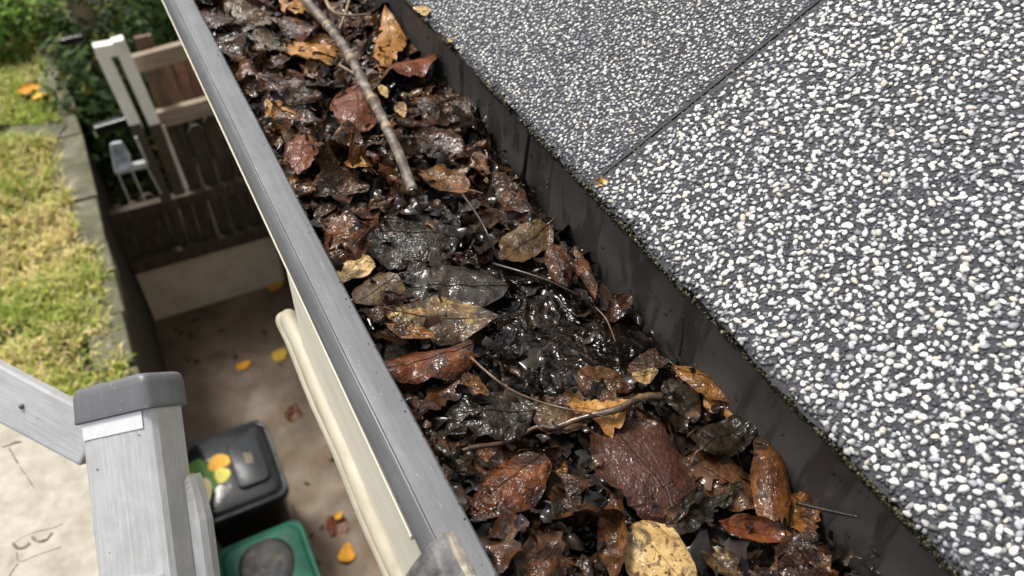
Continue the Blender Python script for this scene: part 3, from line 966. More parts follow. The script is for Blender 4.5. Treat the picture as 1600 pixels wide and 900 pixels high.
leaf((742, 545), (596, 578), 84, 0.024, 'ovate', M['rust'], 'big wet rust red leaf against the gutter lip with its near edge bent down', cup=-0.95, curl=0.2, crumple=0.03, nu=40, nv=24, roll=0.2)
leaf((604, 482), (787, 502), 66, 0.020, 'lance', M['mottled'], 'mottled cream and black leaf pointing to the middle of the gutter', cup=-0.3, curl=0.15, crumple=0.028, nu=40, nv=22)
leaf((722, 372), (552, 362), 108, 0.017, 'round', M['black'], 'large round black wet leaf just below the end of the stick', cup=-0.25, curl=-0.2, crumple=0.028, nu=48, nv=32, ragged=0.07)
leaf((795, 455), (600, 442), 70, 0.013, 'ovate', M['black'], 'black soaked leaf under the mottled cream leaf', cup=-0.2, curl=0.15, crumple=0.035, nu=40, nv=24)
leaf((622, 432), (552, 474), 60, 0.021, 'ovate', M['greybrown'], 'olive brown leaf beside the lip left of the mottled leaf', cup=-0.5, curl=0.2, crumple=0.035)
leaf((572, 398), (524, 446), 40, 0.018, 'ovate', M['cream'], 'small cream leaf against the lip left of the round black leaf', cup=-0.2, curl=0.1, crumple=0.03, ragged=0.1)
leaf((733, 300), (645, 266), 44, 0.026, 'ovate', M['amber'], 'glossy amber leaf right of the cut end of the stick', cup=0.6, curl=0.4, crumple=0.03, stem=0.012)
leaf((852, 350), (782, 412), 64, 0.024, 'ovate', M['greybrown'], 'grey tan leaf standing up beside the bent dark stem', cup=-0.4, curl=0.2, crumple=0.045, roll=-0.2, stem=0.010, ragged=0.1)
leaf((866, 380), (884, 448), 44, 0.020, 'ovate', M['dark'], 'dark glossy oval leaf between the grey tan leaf and the back wall', cup=-0.8, curl=-0.3, crumple=0.04)
leaf((893, 388), (932, 470), 26, 0.022, 'lance', M['brown'], 'narrow brown leaf curled lengthwise near the back wall', cup=1.0, curl=0.3, crumple=0.05)
leaf((985, 462), (945, 505), 34, 0.020, 'ovate', M['dark'], 'small reddish brown leaf wedged at the back wall by the wet pool', cup=0.7, curl=0.5, crumple=0.06)
leaf((548, 122), (558, 206), 80, 0.026, 'round', M['red'], 'round red brown leaf left of the stick', cup=-0.5, curl=-0.6, crumple=0.025, nu=36, nv=22)
leaf((470, 205), (472, 273), 66, 0.024, 'ovate', M['red'], 'glossy chestnut leaf beside the lip left of the round red brown leaf', cup=-0.7, curl=-0.4, crumple=0.04, nu=36, nv=22)
leaf((680, 88), (586, 108), 50, 0.030, 'ovate', M['red'], 'red brown leaf with dark radiating veins right of the stick', cup=-0.7, curl=0.2, crumple=0.02, roll=0.45)
leaf((590, 122), (606, 18), 46, 0.028, 'lance', M['tan'], 'tall tan pointed leaf leaning right of the stick near the top', cup=-0.3, curl=0.2, crumple=0.05, roll=-0.3)
leaf((605, 82), (655, 62), 48, 0.022, 'ovate', M['amber'], 'dark amber leaf behind the tall tan leaf', cup=0.3, curl=0.2, crumple=0.04)
leaf((512, 60), (455, 92), 62, 0.028, 'lobed', M['tan'], 'orange tan leaf with black blotches left of the stick near the top', cup=-0.3, curl=0.3, crumple=0.05, ragged=0.12)
leaf((500, 48), (432, 28), 38, 0.030, 'ovate', M['rust'], 'orange brown glossy leaf under the top of the stick', cup=-0.8, curl=0.2, crumple=0.03)
leaf((392, 122), (498, 152), 46, 0.024, 'ovate', M['dark'], 'crinkled dark brown leaf halfway between lip and round red brown leaf', cup=-0.3, curl=0.5, crumple=0.08)
leaf((365, 8), (428, 38), 44, 0.026, 'ovate', M['greybrown'], 'grey brown leaf near the top of the gutter by the lip', cup=-0.4, curl=0.3, crumple=0.06)
leaf((318, 18), (352, 38), 36, 0.022, 'round', M['dark'], 'dark round leaf touching the lip at the top of the picture', cup=-0.4, curl=0.3, crumple=0.05)
leaf((400, 48), (446, 82), 36, 0.026, 'ovate', M['mottled'], 'small mottled leaf with a pale centre left of the blotched tan leaf', cup=-0.5, curl=0.3, crumple=0.06)
leaf((415, 158), (466, 182), 30, 0.026, 'lobed', M['tan'], 'small light tan leaf scrap below the crinkled dark leaf', cup=-0.4, curl=0.5, crumple=0.08)
leaf((722, 150), (618, 196), 74, 0.020, 'ovate', M['dark'], 'broad dark brown crinkled leaf between stick and back wall', cup=-0.3, curl=0.2, crumple=0.07, nu=40, nv=24)
leaf((512, 222), (572, 226), 48, 0.026, 'ovate', M['brown'], 'brown leaf folded open just below the round red brown leaf', cup=0.8, curl=0.3, crumple=0.04, fold=0.35)
leaf((538, 252), (582, 258), 18, 0.028, 'lance', M['tan'], 'thin tan leaf sliver left of the lower stick', cup=0.5, curl=0.2, crumple=0.05)
leaf((478, 300), (580, 296), 52, 0.022, 'ovate', M['dark'], 'dark red brown leaf hollowed like a bowl above the round black leaf', cup=0.9, curl=0.5, crumple=0.05)
leaf((450, 276), (492, 302), 34, 0.024, 'lobed', M['amber'], 'small light brown scrap beside the lip below the chestnut leaf', cup=-0.4, curl=0.4, crumple=0.07)
leaf((500, 322), (560, 362), 48, 0.018, 'ovate', M['dark'], 'wet dark brown leaf between the lip and the round black leaf', cup=-0.4, curl=0.2, crumple=0.05)
leaf((728, 292), (842, 352), 60, 0.018, 'ovate', M['dark'], 'wide dark leaf behind the bent stem with a pale far edge', cup=0.5, curl=0.2, crumple=0.05, nu=36, nv=20)
leaf((835, 640), (694, 652), 74, 0.016, 'ovate', M['black'], 'flat black soaked leaf left of the muddy stick', cup=-0.2, curl=-0.1, crumple=0.025, nu=40, nv=26)
leaf((722, 590), (764, 616), 30, 0.024, 'lobed', M['amber'], 'small amber leaf fragment next to the rust red leaf', cup=-0.4, curl=0.3, crumple=0.06)
leaf((602, 506), (680, 530), 26, 0.020, 'lance', M['amber'], 'orange brown sliver between mottled leaf and rust red leaf', cup=0.5, curl=0.2, crumple=0.04)
leaf((988, 590), (1028, 578), 20, 0.026, 'ovate', M['cream'], 'tiny cream leaf chip above the end of the muddy stick', cup=-0.3, curl=0.3, crumple=0.07)
leaf((860, 742), (905, 805), 54, 0.018, 'ovate', M['dark'], 'dark brown leaf between the rust orange leaf and the maroon leaf', cup=0.5, curl=0.3, crumple=0.05)
leaf((1092, 850), (1165, 915), 38, 0.016, 'lance', M['mottled'], 'grey and tan narrow leaf right of the cream leaf', cup=0.5, curl=0.2, crumple=0.05)
leaf((1250, 845), (1300, 905), 34, 0.018, 'strip', M['dark'], 'dark torn strip near the back wall at the bottom right', cup=0.8, curl=0.4, crumple=0.06, ragged=0.15)
leaf((1050, 590), (1085, 660), 60, 0.018, 'ovate', M['black'], 'black wet crumpled leaf below the amber leaf', cup=-0.5, curl=-0.3, crumple=0.06)
leaf((905, 580), (990, 608), 50, 0.014, 'ovate', M['dark'], 'fibrous dark brown leaf in the wet middle above the tan pointed leaf', cup=-0.3, curl=0.2, crumple=0.05)
leaf((830, 640), (900, 668), 44, 0.020, 'ovate', M['greybrown'], 'mud coated leaf under the middle of the muddy stick', cup=-0.4, curl=-0.2, crumple=0.04)
leaf((620, 160), (632, 184), 20, 0.028, 'ovate', M['cream'], 'small cream leaf chip right of the stick by the red brown leaf', cup=0.4, curl=0.3, crumple=0.05)
leaf((596, 134), (606, 152), 14, 0.030, 'ovate', M['cream'], 'tiny cream chip touching the right side of the stick', cup=0.4, curl=0.3, crumple=0.05)
leaf((645, 215), (735, 250), 44, 0.020, 'ovate', M['dark'], 'dark leaf lying right of the lower half of the stick', cup=0.5, curl=0.3, crumple=0.06)
leaf((690, 140), (722, 108), 34, 0.018, 'ovate', M['greybrown'], 'grey brown leaf pressed against the back wall beside the veined leaf', cup=0.5, curl=0.3, crumple=0.06)
leaf((440, 0), (495, 18), 28, 0.030, 'lobed', M['tan'], 'pale pinkish tan leaf scrap left of the top of the stick', cup=-0.4, curl=0.4, crumple=0.08)
leaf((330, 62), (385, 92), 46, 0.024, 'ovate', M['dark'], 'dark curled leaf by the lip near the top', cup=0.6, curl=0.5, crumple=0.07)

# filler leaves: small crumpled pieces packed between the ones above
kinds = [('dark', 'small crumpled dark brown leaf packed among the wet leaves', 'small dark crumpled leaves in the gutter', 0.44),
         ('brown', 'small crumpled mid brown leaf packed among the wet leaves', 'small mid brown crumpled leaves in the gutter', 0.20),
         ('black', 'small slimy black leaf packed among the wet leaves', 'small black slimy leaves in the gutter', 0.20),
         ('greybrown', 'small crumpled grey brown leaf packed among the wet leaves', 'small grey brown crumpled leaves in the gutter', 0.10),
         ('amber', 'small crumpled amber leaf packed among the wet leaves', 'small amber crumpled leaves in the gutter', 0.06)]
rnd = random.Random(3)
protos = {}
for kname, lab, grp, wgt in kinds:
    protos[kname] = []
    for j in range(6):
        LEAFSEED[0] += 1
        a = leaf_arrays(0.040, 0.024, rnd.choice(['ovate', 'lance', 'lobed']), rnd.uniform(-1, 1), rnd.uniform(-0.8, 0.8), 0.10, LEAFSEED[0], 20, 12, ragged=0.30)
        protos[kname].append(leaf_mesh('leaf', *a))
        protos[kname][-1].materials.append(M[kname])
NF = 0
tries = 0
while NF < 250 and tries < 3000:
    tries += 1
    y = 0.06 + 0.80 * rnd.random() ** 1.1
    x = rnd.uniform(0.078, 0.226)
    pool = math.hypot((x - 0.182) / 0.050, (y - 0.268) / 0.070)
    if pool < 1 and rnd.random() < 0.93:
        continue
    if any(math.hypot(x - a, y - b) < (0.62 if c_ < 0.017 else 0.98) * c_ for a, b, c_ in HERO):
        continue
    r = rnd.random()
    far = y > 0.36
    acc = 0
    for ki, (kname, lab, grp, wgt) in enumerate(kinds):
        wg = (0.42, 0.30, 0.12, 0.10, 0.06)[ki] if far else wgt
        acc += wg
        if r <= acc:
            break
    if not far and kname in ('brown', 'amber', 'greybrown') and rnd.random() < 0.65:
        kname, lab, grp, wgt = kinds[0] if rnd.random() < 0.5 else kinds[2]
    o = bpy.data.objects.new('leaf', rnd.choice(protos[kname]))
    COL.objects.link(o)
    s = rnd.uniform(0.5, 1.15) * (1.15 if far else 0.9)
    o.scale = (s, s, s)
    o.location = (x, y, float(muck_h(np.array(x), np.array(y))) + rnd.uniform(0.001, 0.012) + (0.004 if far else 0))
    o.rotation_euler = (rnd.gauss(0, 0.45), rnd.gauss(0, 0.4), rnd.uniform(0, 6.28))
    tag(o, lab, 'leaf', grp)
    NF += 1

# litter: shreds nobody could count
rg = np.random.default_rng(77)
VV, FF, CC = [], [], []
off = 0
pal = np.array([[0.018, 0.011, 0.008], [0.03, 0.017, 0.010], [0.012, 0.010, 0.009], [0.07, 0.034, 0.016], [0.10, 0.055, 0.028], [0.055, 0.045, 0.036], [0.22, 0.13, 0.06]])
for k in range(4200):
    y = 0.04 + 0.85 * rg.random()
    x = rg.uniform(0.070, 0.231)
    pool = math.hypot((x - 0.182) / 0.050, (y - 0.268) / 0.070)
    if pool < 1 and rg.random() < 0.5:
        continue
    up_ = rg.random() < 0.16
    L = 0.004 + 0.018 * rg.random() ** 1.6
    if up_ and any(math.hypot(x - a, y - b) < 0.7 * c_ for a, b, c_ in HERO if c_ > 0.017) and rg.random() < 0.8:
        continue
    if up_:
        L = min(L, 0.008)
    W = L * rg.uniform(0.2, 0.8)
    V, F, uu, vv = leaf_arrays(L, W, 'lobed' if rg.random() < 0.5 else 'strip', rg.uniform(-1.2, 1.2), rg.uniform(-1, 1), 0.10, 5000 + k, 6, 4, ragged=0.25)
    a, b, c = rg.uniform(0, 6.28), rg.normal(0, 0.6), rg.normal(0, 0.6)
    mt = np.array(Matrix.Rotation(a, 3, 'Z') @ Matrix.Rotation(b, 3, 'X') @ Matrix.Rotation(c, 3, 'Y'))
    P = V.reshape(-1, 3) @ mt.T + np.array([x, y, float(muck_h(np.array(x), np.array(y))) + (rg.uniform(0.012, 0.024) if up_ else rg.uniform(0.0, 0.010)) + (0.003 if y > 0.36 else 0)])
    P[:, 0] = np.clip(P[:, 0], 0.0680, 0.2330)
    VV.append(P); FF.append(F + off); off += len(P)
    pr = np.array([.24, .22, .16, .14, .10, .10, .04]) if y > 0.36 else np.array([.30, .22, .30, .08, .04, .04, .02])
    CC.append(np.tile(pal[rg.choice(7, p=pr / pr.sum())] * rg.uniform(0.7, 1.3), (len(P), 1)))
o = link('leaf_litter', fast_mesh('leaf_litter', np.concatenate(VV), np.concatenate(FF), np.concatenate(CC)), M['litter'])
o['kind'] = 'stuff'
tag(o, 'fine shreds of rotting leaf filling the gaps in the gutter', 'leaf litter')


# ------------------------------------------------------------------ sticks and stems
def stick(pp, rad, mat, label, name='twig', cat='twig', n=8, wob=0.06, dzs=None, group=None):
    """pp: photo points with a height above the sludge"""
    pts = []
    for (px, py, dz) in pp:
        zz = -0.036
        for _ in range(3):
            c = atz(px, py, zz)
            zz = float(muck_h(np.array(c.x), np.array(c.y))) + dz
        pts.append(c)
    P = smooth_path(pts, 6)
    N = len(P)
    rads = [rad[0] + (rad[1] - rad[0]) * i / (N - 1) for i in range(N)]
    rads = [r * (1 + 0.10 * float(vnoise(np.array([i * 0.9, rad[0] * 999, 1.0])))) for i, r in enumerate(rads)]
    V, F = tube_vf(P, rads, n, True, wob)
    c = P[N // 2].copy()
    o = link(name, mesh(name, [v - c for v in V], F), mat, smooth=True)
    o.location = c
    return tag(o, label, cat, group), P, rads


so_, P, rads = stick([(462, -40, 0.032), (480, 2, 0.034), (512, 40, 0.034), (545, 85, 0.033), (572, 138, 0.033), (600, 190, 0.034), (625, 245, 0.034), (645, 300, 0.032)],
                     (0.0042, 0.0034), M['bark'], 'long knobbly stick with patchy pale bark lying along the leaves', 'stick', 'stick', 14, 0.05)
c = so_.location
for i in (12, 19, 26, 31):
    d = (P[i + 1] - P[i - 1]).normalized()
    pts = [P[i] - d * 0.004 - c, P[i] - d * 0.0015 - c, P[i] + d * 0.0015 - c, P[i] + d * 0.004 - c]
    v_, f_ = tube_vf(pts, [rads[i] * 0.98, rads[i] * 1.16, rads[i] * 1.14, rads[i] * 0.98], 14, True, 0.05)
    link('node_ring', mesh('node_ring', v_, f_), M['pale_twig'], so_, smooth=True)
d = (P[-1] - P[-2]).normalized()
v_, f_ = tube_vf([P[-1] - d * 0.004 - c, P[-1] + d * 0.0008 - c], [rads[-1] * 1.05, rads[-1] * 0.95], 14, True, 0.04)
link('bark_end', mesh('bark_end', v_, f_), M['dark_twig'], so_, smooth=False)
v_, f_ = tube_vf([P[-1] + d * 0.0004 - c, P[-1] + d * 0.0012 - c], [rads[-1] * 0.6, rads[-1] * 0.5], 12, True, 0.1)
link('cut_end', mesh('cut_end', v_, f_), M['cut'], so_, smooth=False)
for i, sd in ((15, 1), (23, 1)):
    t_ = (P[i + 1] - P[i]).normalized()
    s_ = t_.cross(Vector((0, 0, 1))).normalized() * sd
    v_, f_ = tube_vf([P[i] - c, P[i] + s_ * 0.006 + t_ * 0.003 - c, P[i] + s_ * 0.010 + t_ * 0.007 - c], [0.0014, 0.001, 0.0006], 7)
    link('spur', mesh('spur', v_, f_), M['bark'], so_, smooth=True)

stick([(735, 558, 0.024), (765, 585, 0.027), (800, 610, 0.028), (850, 630, 0.029), (905, 643, 0.030), (968, 656, 0.026)], (0.0008, 0.0005), M['twig'], 'thin curved red brown stem running from the rust red leaf to the muddy stick', n=7)
stick([(690, 718, 0.008), (735, 700, 0.013), (788, 692, 0.010), (838, 668, 0.012), (866, 668, 0.016), (912, 652, 0.019), (965, 640, 0.0235), (1000, 622, 0.022), (1034, 619, 0.020)], (0.0010, 0.0021), M['muddy_twig'], 'muddy brown stick crossing the gutter above the maroon leaf', 'stick', 'stick', 9, 0.22)
stick([(722, 303, 0.024), (745, 335, 0.026), (762, 366, 0.024), (778, 405, 0.016)], (0.0009, 0.0007), M['dark_twig'], 'bent dark stem dropping from the amber leaf into the wet pool', n=7)
stick([(770, 412, 0.016), (812, 424, 0.020), (860, 440, 0.018), (905, 462, 0.014)], (0.0009, 0.0006), M['dark_twig'], 'dark stem lying across the pool below the grey tan leaf', n=7)
stick([(735, 15, 0.0), (735, 15, 0.0)], (0.0001, 0.0001), M['dark_twig'], 'x') if False else None


def wall_twig(p, rad, mat, label):
    P = smooth_path([atx(px, py, x) for px, py, x in p], 5)
    N = len(P)
    c = P[N // 2].copy()
    V, F = tube_vf(P, [rad * (1 - 0.4 * i / N) for i in range(N)], 7, True, 0.08)
    o = link('twig', mesh('twig', [v - c for v in V], F), mat, smooth=True)
    o.location = c
    return tag(o, label, 'twig')


wall_twig([(815, 300, 0.2285), (820, 262, 0.2295), (824, 230, 0.2300), (828, 206, 0.2305)], 0.0019, M['dark_twig'], 'black twig standing upright against the back wall below the shingle joint')
wall_twig([(1062, 556, 0.228), (1066, 525, 0.2295), (1068, 492, 0.231)], 0.0008, M['dark_twig'], 'thin black twig standing upright against the back wall above the long amber leaf')
wall_twig([(1245, 786, 0.222), (1290, 797, 0.226), (1342, 808, 0.2300)], 0.0011, M['dark_twig'], 'dark twig reaching from the lobed leaf to the back wall')
stick([(505, -12, 0.030), (515, 12, 0.032), (535, 30, 0.028)], (0.0018, 0.0014), M['pale_twig'], 'pale broken stalk right of the stick at the top of the picture', n=7)
stick([(520, 20, 0.028), (548, 24, 0.030), (580, 22, 0.028)], (0.0012, 0.0010), M['pale_twig'], 'pale stalk lying crosswise at the top of the picture', n=7)
stick([(548, -8, 0.026), (540, 20, 0.028), (530, 46, 0.026)], (0.0014, 0.0010), M['pale_twig'], 'pale tan stalk crossing the crosswise stalk near the top', n=7)
stick([(530, 102, 0.030), (548, 112, 0.031), (566, 122, 0.030)], (0.0012, 0.0009), M['pale_twig'], 'short cream stalk poking out left of the stick', n=7)
stick([(1005, 690, 0.024), (1025, 720, 0.0245), (1045, 770, 0.022), (1052, 805, 0.020)], (0.0004, 0.0003), M['dark_twig'], 'hair thin dark stem lying on the maroon leaf', n=5)
stick([(930, 480, 0.016), (948, 500, 0.020), (962, 535, 0.016)], (0.0006, 0.0004), M['twig'], 'thin brown stem by the small leaf wedged at the back wall', n=6)

# scraps on the shingle edge
def scrap(px, py, L, W, mat, label, rz):
    s = 0.004
    r = ray(px, py); q = Vector((XE, 0, ZE)); t = nrm.dot(q - Vector(CAM)) / nrm.dot(Vector(r))
    c = Vector(CAM) + Vector(r) * t + nrm * 0.0024
    LEAFSEED[0] += 1
    V, F, uu, vv = leaf_arrays(L, W, 'strip', 0.5, 0.4, 0.05, LEAFSEED[0], 14, 8, ragged=0.2)
    o = link('leaf', leaf_mesh('leaf', V, F, uu, vv), mat)
    x = YV; z = nrm; y = z.cross(Vector(x))
    o.matrix_world = Matrix.Translation(c) @ Matrix((Vector(x), y, z)).transposed().to_4x4() @ Matrix.Rotation(rz, 4, 'Z')
    tag(o, label, 'leaf')


scrap(662, 19, 0.024, 0.009, M['cream'], 'pinkish tan leaf scrap stuck on the shingle edge at the top', 0.2)
scrap(943, 290, 0.007, 0.005, M['ochre'], 'tiny yellow scrap on the shingle edge at the joint between two shingles', 0.5)
scrap(706, 66, 0.008, 0.003, M['cream'], 'tiny pale chip on the mossy shingle edge near the top', 0.0)

# ================================================================== LADDER
ladder = thing('ladder', (-0.07, 0.30, -0.1), 'weathered aluminium ladder stile with a dark plastic end cap in the near corner', 'ladder')


def at_depth(px, py, dist):
    r = ray(px, py)
    return Vector(CAM + r * dist / FPX)


WT = 0.50
pA = at_depth(120, 662, WT)                 # left and right corners of the broad face just under the cap
pB = at_depth(232, 636, WT - 0.022)
xl = (pB - pA)
ra, rb = Vector(ray(176, 649)), Vector(ray(204, 890))
ld = -(ra * (-(rb.dot(xl)) / ra.dot(xl)) + rb)          # stile axis: square to the face, pointing at the capped end
if ld.z < 0:
    ld = -ld
ld.normalize()
wl = xl.length
xl.normalize()
zl = xl.cross(ld).normalized()
if zl.dot(ra) > 0:
    zl = -zl
mid_l = (pA + pB) / 2
DEP = 0.030                                  # depth of the section
LF = Matrix((xl, ld, zl)).transposed().to_4x4()
LF = Matrix.Translation(mid_l - zl * DEP / 2) @ LF   # local: x across, y towards the cap, z out of the broad face


def lad(name, prof, y0, y1, mat, ny=2, wob=0.0, smooth=False, sx=1.0):
    n = len(prof); V = []; F = []
    for i in range(ny):
        y = y0 + (y1 - y0) * i / (ny - 1)
        for x, z in prof:
            V.append(Vector((x * sx + random.uniform(-wob, wob), y, z + random.uniform(-wob, wob))))
    for i in range(ny - 1):
        for k in range(n):
            F.append((i * n + k, i * n + (k + 1) % n, (i + 1) * n + (k + 1) % n, (i + 1) * n + k))
    F.append(tuple(range(n))); F.append(tuple(reversed(range((ny - 1) * n, ny * n))))
    me = mesh(name, V, F)
    bm = bmesh.new(); bm.from_mesh(me); bmesh.ops.recalc_face_normals(bm, faces=bm.faces); bm.to_mesh(me); bm.free()
    o = link(name, me, mat, None, smooth)
    o.parent = ladder
    o.matrix_local = Matrix.Translation(-ladder.location) @ LF
    return o


def rrprof(w_, d_, r, n=5):
    return [(v.x, v.y) for v in rr(w_, d_, r, 0, n)]


# section with grooves pressed in the broad (upper) face
h2, w2 = DEP / 2, wl / 2
pf = [(w2, -h2 + 0.004), (w2, h2 - 0.006), (w2 - 0.0015, h2 - 0.0025), (w2 - 0.005, h2 - 0.0004)]
for gx in (0.58, 0.12, -0.22, -0.70):
    x = gx * w2
    pf += [(x + 0.0016, h2), (x + 0.0003, h2 - 0.00022), (x - 0.0003, h2 - 0.00022), (x - 0.0016, h2)]
pf += [(-w2 + 0.005, h2 - 0.0004), (-w2 + 0.0015, h2 - 0.0025), (-w2, h2 - 0.006), (-w2, -h2 + 0.004), (-w2 + 0.004, -h2), (w2 - 0.004, -h2)]
lad('stile', pf, -0.34, 0.002, M['alu'])
# end cap: rounded box closing over the end
ca = [Vector((v.x, v.y, 0)) for v in rr(wl + 0.0035, DEP + 0.005, 0.005, 0, 6)]
loops = []
for yv, s in ((-0.001, 1.0), (0.0, 1.015), (0.0025, 1.0), (0.0150, 0.99), (0.0190, 0.968), (0.0212, 0.92), (0.0220, 0.85), (0.0223, 0.5)):
    loops.append([Vector((v.x * s, yv, v.y * (s if s < 0.97 else 1))) for v in ca])
o = loft('end_cap', loops, M['cap'])
for vtx in o.data.vertices:
    vtx.co += Vector((1, 0, 1)) * 0.0003 * random.uniform(-1, 1)
bm = bmesh.new(); bm.from_mesh(o.data); bmesh.ops.recalc_face_normals(bm, faces=bm.faces); bm.to_mesh(o.data); bm.free()
o.parent = ladder
o.matrix_local = Matrix.Translation(-ladder.location) @ LF
M['bright_alu'] = simple('pale_aluminium', (0.80, 0.80, 0.80), (0.90, 0.90, 0.90), 300, (0.3, 0.4), 0.1, 500, 0.0004, metal=0.3)
lad('pale_band', [(w2 - 0.006, h2 + 0.0002), (w2 - 0.006, h2 + 0.0006), (-w2 + 0.005, h2 + 0.0006), (-w2 + 0.005, h2 + 0.0002)], -0.012, -0.0012, M['bright_alu'])  # near-white band across the broad face just below the cap
lad('sleeve', [(w2 - 0.004, h2 + 0.0003), (w2 - 0.005, h2 + 0.0015), (-w2 * 0.1, h2 + 0.0015), (-w2 * 0.1, h2 + 0.0003)], -0.34, -0.101, M['alu'])
gb_ = lad('guide_bracket', [(w2 + 0.0004, -h2 - 0.004), (w2 + 0.0004, -h2 * 0.35), (w2 + 0.0050, -h2 * 0.6), (w2 + 0.0065, -h2 * 0.9), (w2 + 0.0065, -h2 - 0.004)], -0.34, -0.046, M['alu'], ny=80)
for vtx in gb_.data.vertices:                # tapers into the stile towards the cap
    f_ = min(1.0, max(0.0, (-0.046 - vtx.co.y) / 0.030)) ** 0.7
    vtx.co.x = w2 + 0.0004 + (vtx.co.x - w2 - 0.0004) * (0.1 + 0.9 * f_)
# diagonal brace behind the cap
b0 = at_depth(150, 690, 0.545); b1 = at_depth(-170, 520, 0.56)
bw = 80 / FPX * 0.55
beam('brace', b0, b1, bw, 0.012, M['alu_brace'], ladder, bev=0.002, up=-Vector(fwd))
for f_ in (0.33, 0.5):
    p_ = b0.lerp(b1, f_) - Vector(fwd) * 0.0065
    vs, fs = tube_vf([p_, p_ - Vector(fwd) * 0.0015], [0.002, 0.0012], 10)
    link('rivet', mesh('rivet', [v - ladder.location for v in vs], fs), M['bracket'], ladder, smooth=True)

# cream board below the brace
ZB = -0.42
cs = [atz(px, py, ZB) for px, py in ((-240, 560), (70, 655), (175, 690), (200, 960), (-240, 960))]
board = thing('painted_board', tuple(cs[3]), 'cream painted board with worn cut marks under the ladder brace', 'board')
V = [c - cs[3] for c in cs] + [c - cs[3] - Vector((0, 0, 0.025)) for c in cs]
n = len(cs)
F = [tuple(reversed(range(n))), tuple(range(n, 2 * n))] + [(k, (k + 1) % n, n + (k + 1) % n, n + k) for k in range(n)]
me = mesh('board', V, F)
bm = bmesh.new(); bm.from_mesh(me); bmesh.ops.recalc_face_normals(bm, faces=bm.faces); bmesh.ops.bevel(bm, geom=list(bm.edges), offset=0.003, segments=2, affect='EDGES'); bm.to_mesh(me); bm.free()
link('board', me, M['board_paint'], board)


def mark(pp, wpx, name='cut_mark', mat='groove'):
    P = [atz(px, py, ZB + 0.0006) for px, py in pp]
    P = smooth_path(P, 5)
    r = wpx / FPX * 0.8 / 2
    V, F = [], []
    for i, p in enumerate(P):
        t = (P[min(i + 1, len(P) - 1)] - P[max(i - 1, 0)]).normalized()
        s = t.cross(Vector((0, 0, 1))) * r * (0.6 + 0.5 * random.random())
        s = s * 0.6
        V += [p + s - board.location, p - s - board.location]
    F = [(2 * i, 2 * i + 1, 2 * i + 3, 2 * i + 2) for i in range(len(P) - 1)]
    link(name, mesh(name, V, F), M[mat], board)


mark([(2, 698), (15, 695), (32, 690)], 3)
mark([(16, 694), (24, 690), (33, 690)], 5)
mark([(14, 700), (22, 714), (28, 724)], 4)
mark([(30, 728), (42, 745), (53, 762)], 2.2)
mark([(20, 848), (27, 856), (38, 855), (46, 848)], 8)
mark([(50, 838), (58, 845), (72, 843), (81, 832)], 8)
mark([(24, 846), (48, 833), (80, 825), (98, 818)], 1.5)
mark([(26, 862), (30, 877), (60, 866), (96, 854)], 1.5)
mark([(28, 880), (18, 893), (12, 905)], 2)

# ================================================================== GROUND LEVEL
ZG = -3.0


def structure(o, kind='structure'):
    o['kind'] = kind
    return o


structure(link('ground', mesh('ground', [(-150, -150, ZG - 0.02), (150, -150, ZG - 0.02), (150, 150, ZG - 0.02), (-150, 150, ZG - 0.02)], [(0, 1, 2, 3)]), M['earth']))
structure(box('path', (0.12, 1.3, ZG - 0.01), (0.86, 5.2, 0.04), M['concrete'], bev=0.004))
XW = -0.300                                  # face of the retaining wall
ZT = -1.90                                   # top of its coping
wall = thing('retaining_wall', (XW - 0.1, 2.5, ZG), 'low stone retaining wall with mossy coping between path and lawn', 'wall')
box('wall_body', (XW - 0.10, 3.0, (ZG + ZT - 0.06) / 2), (0.18, 7.0, ZT - 0.06 - ZG), M['wall_dark'], wall, bev=0.006)
rnd = random.Random(8)
y = -0.4
while y < 6.4:
    L = rnd.uniform(0.20, 0.36)
    o = box('coping_stone', (XW - 0.072 + rnd.uniform(-0.006, 0.004), y + L / 2, ZT - 0.03 + rnd.uniform(-0.004, 0.004)), (0.145 + rnd.uniform(-0.01, 0.01), L - 0.012, 0.058), M['stone'], wall, bev=0.008, jit=0.006)
    y += L
# earth terrace under the lawn
xs = np.arange(-4.0, XW - 0.13, 0.03); ys = np.arange(-0.4, 8.0, 0.03)
X, Y = np.meshgrid(xs, ys)
Hh = ZT - 0.035 + 0.030 * fbm(np.stack([X * 4, Y * 4, X * 0], -1), 3) + 0.05 * np.clip((-0.5 - X) / 1.0, 0, 1)
I = np.arange(X.size).reshape(X.shape)
F = np.stack([I[:-1, :-1], I[:-1, 1:], I[1:, 1:], I[1:, :-1]], -1).reshape(-1, 4)
structure(link('lawn_soil', fast_mesh('lawn_soil', np.stack([X, Y, Hh], -1).reshape(-1, 3), F), M['earth']))


def lawn_h(x, y):
    return ZT - 0.035 + 0.030 * fbm(np.stack([x * 4, y * 4, x * 0], -1), 3) + 0.05 * np.clip((-0.5 - x) / 1.0, 0, 1)


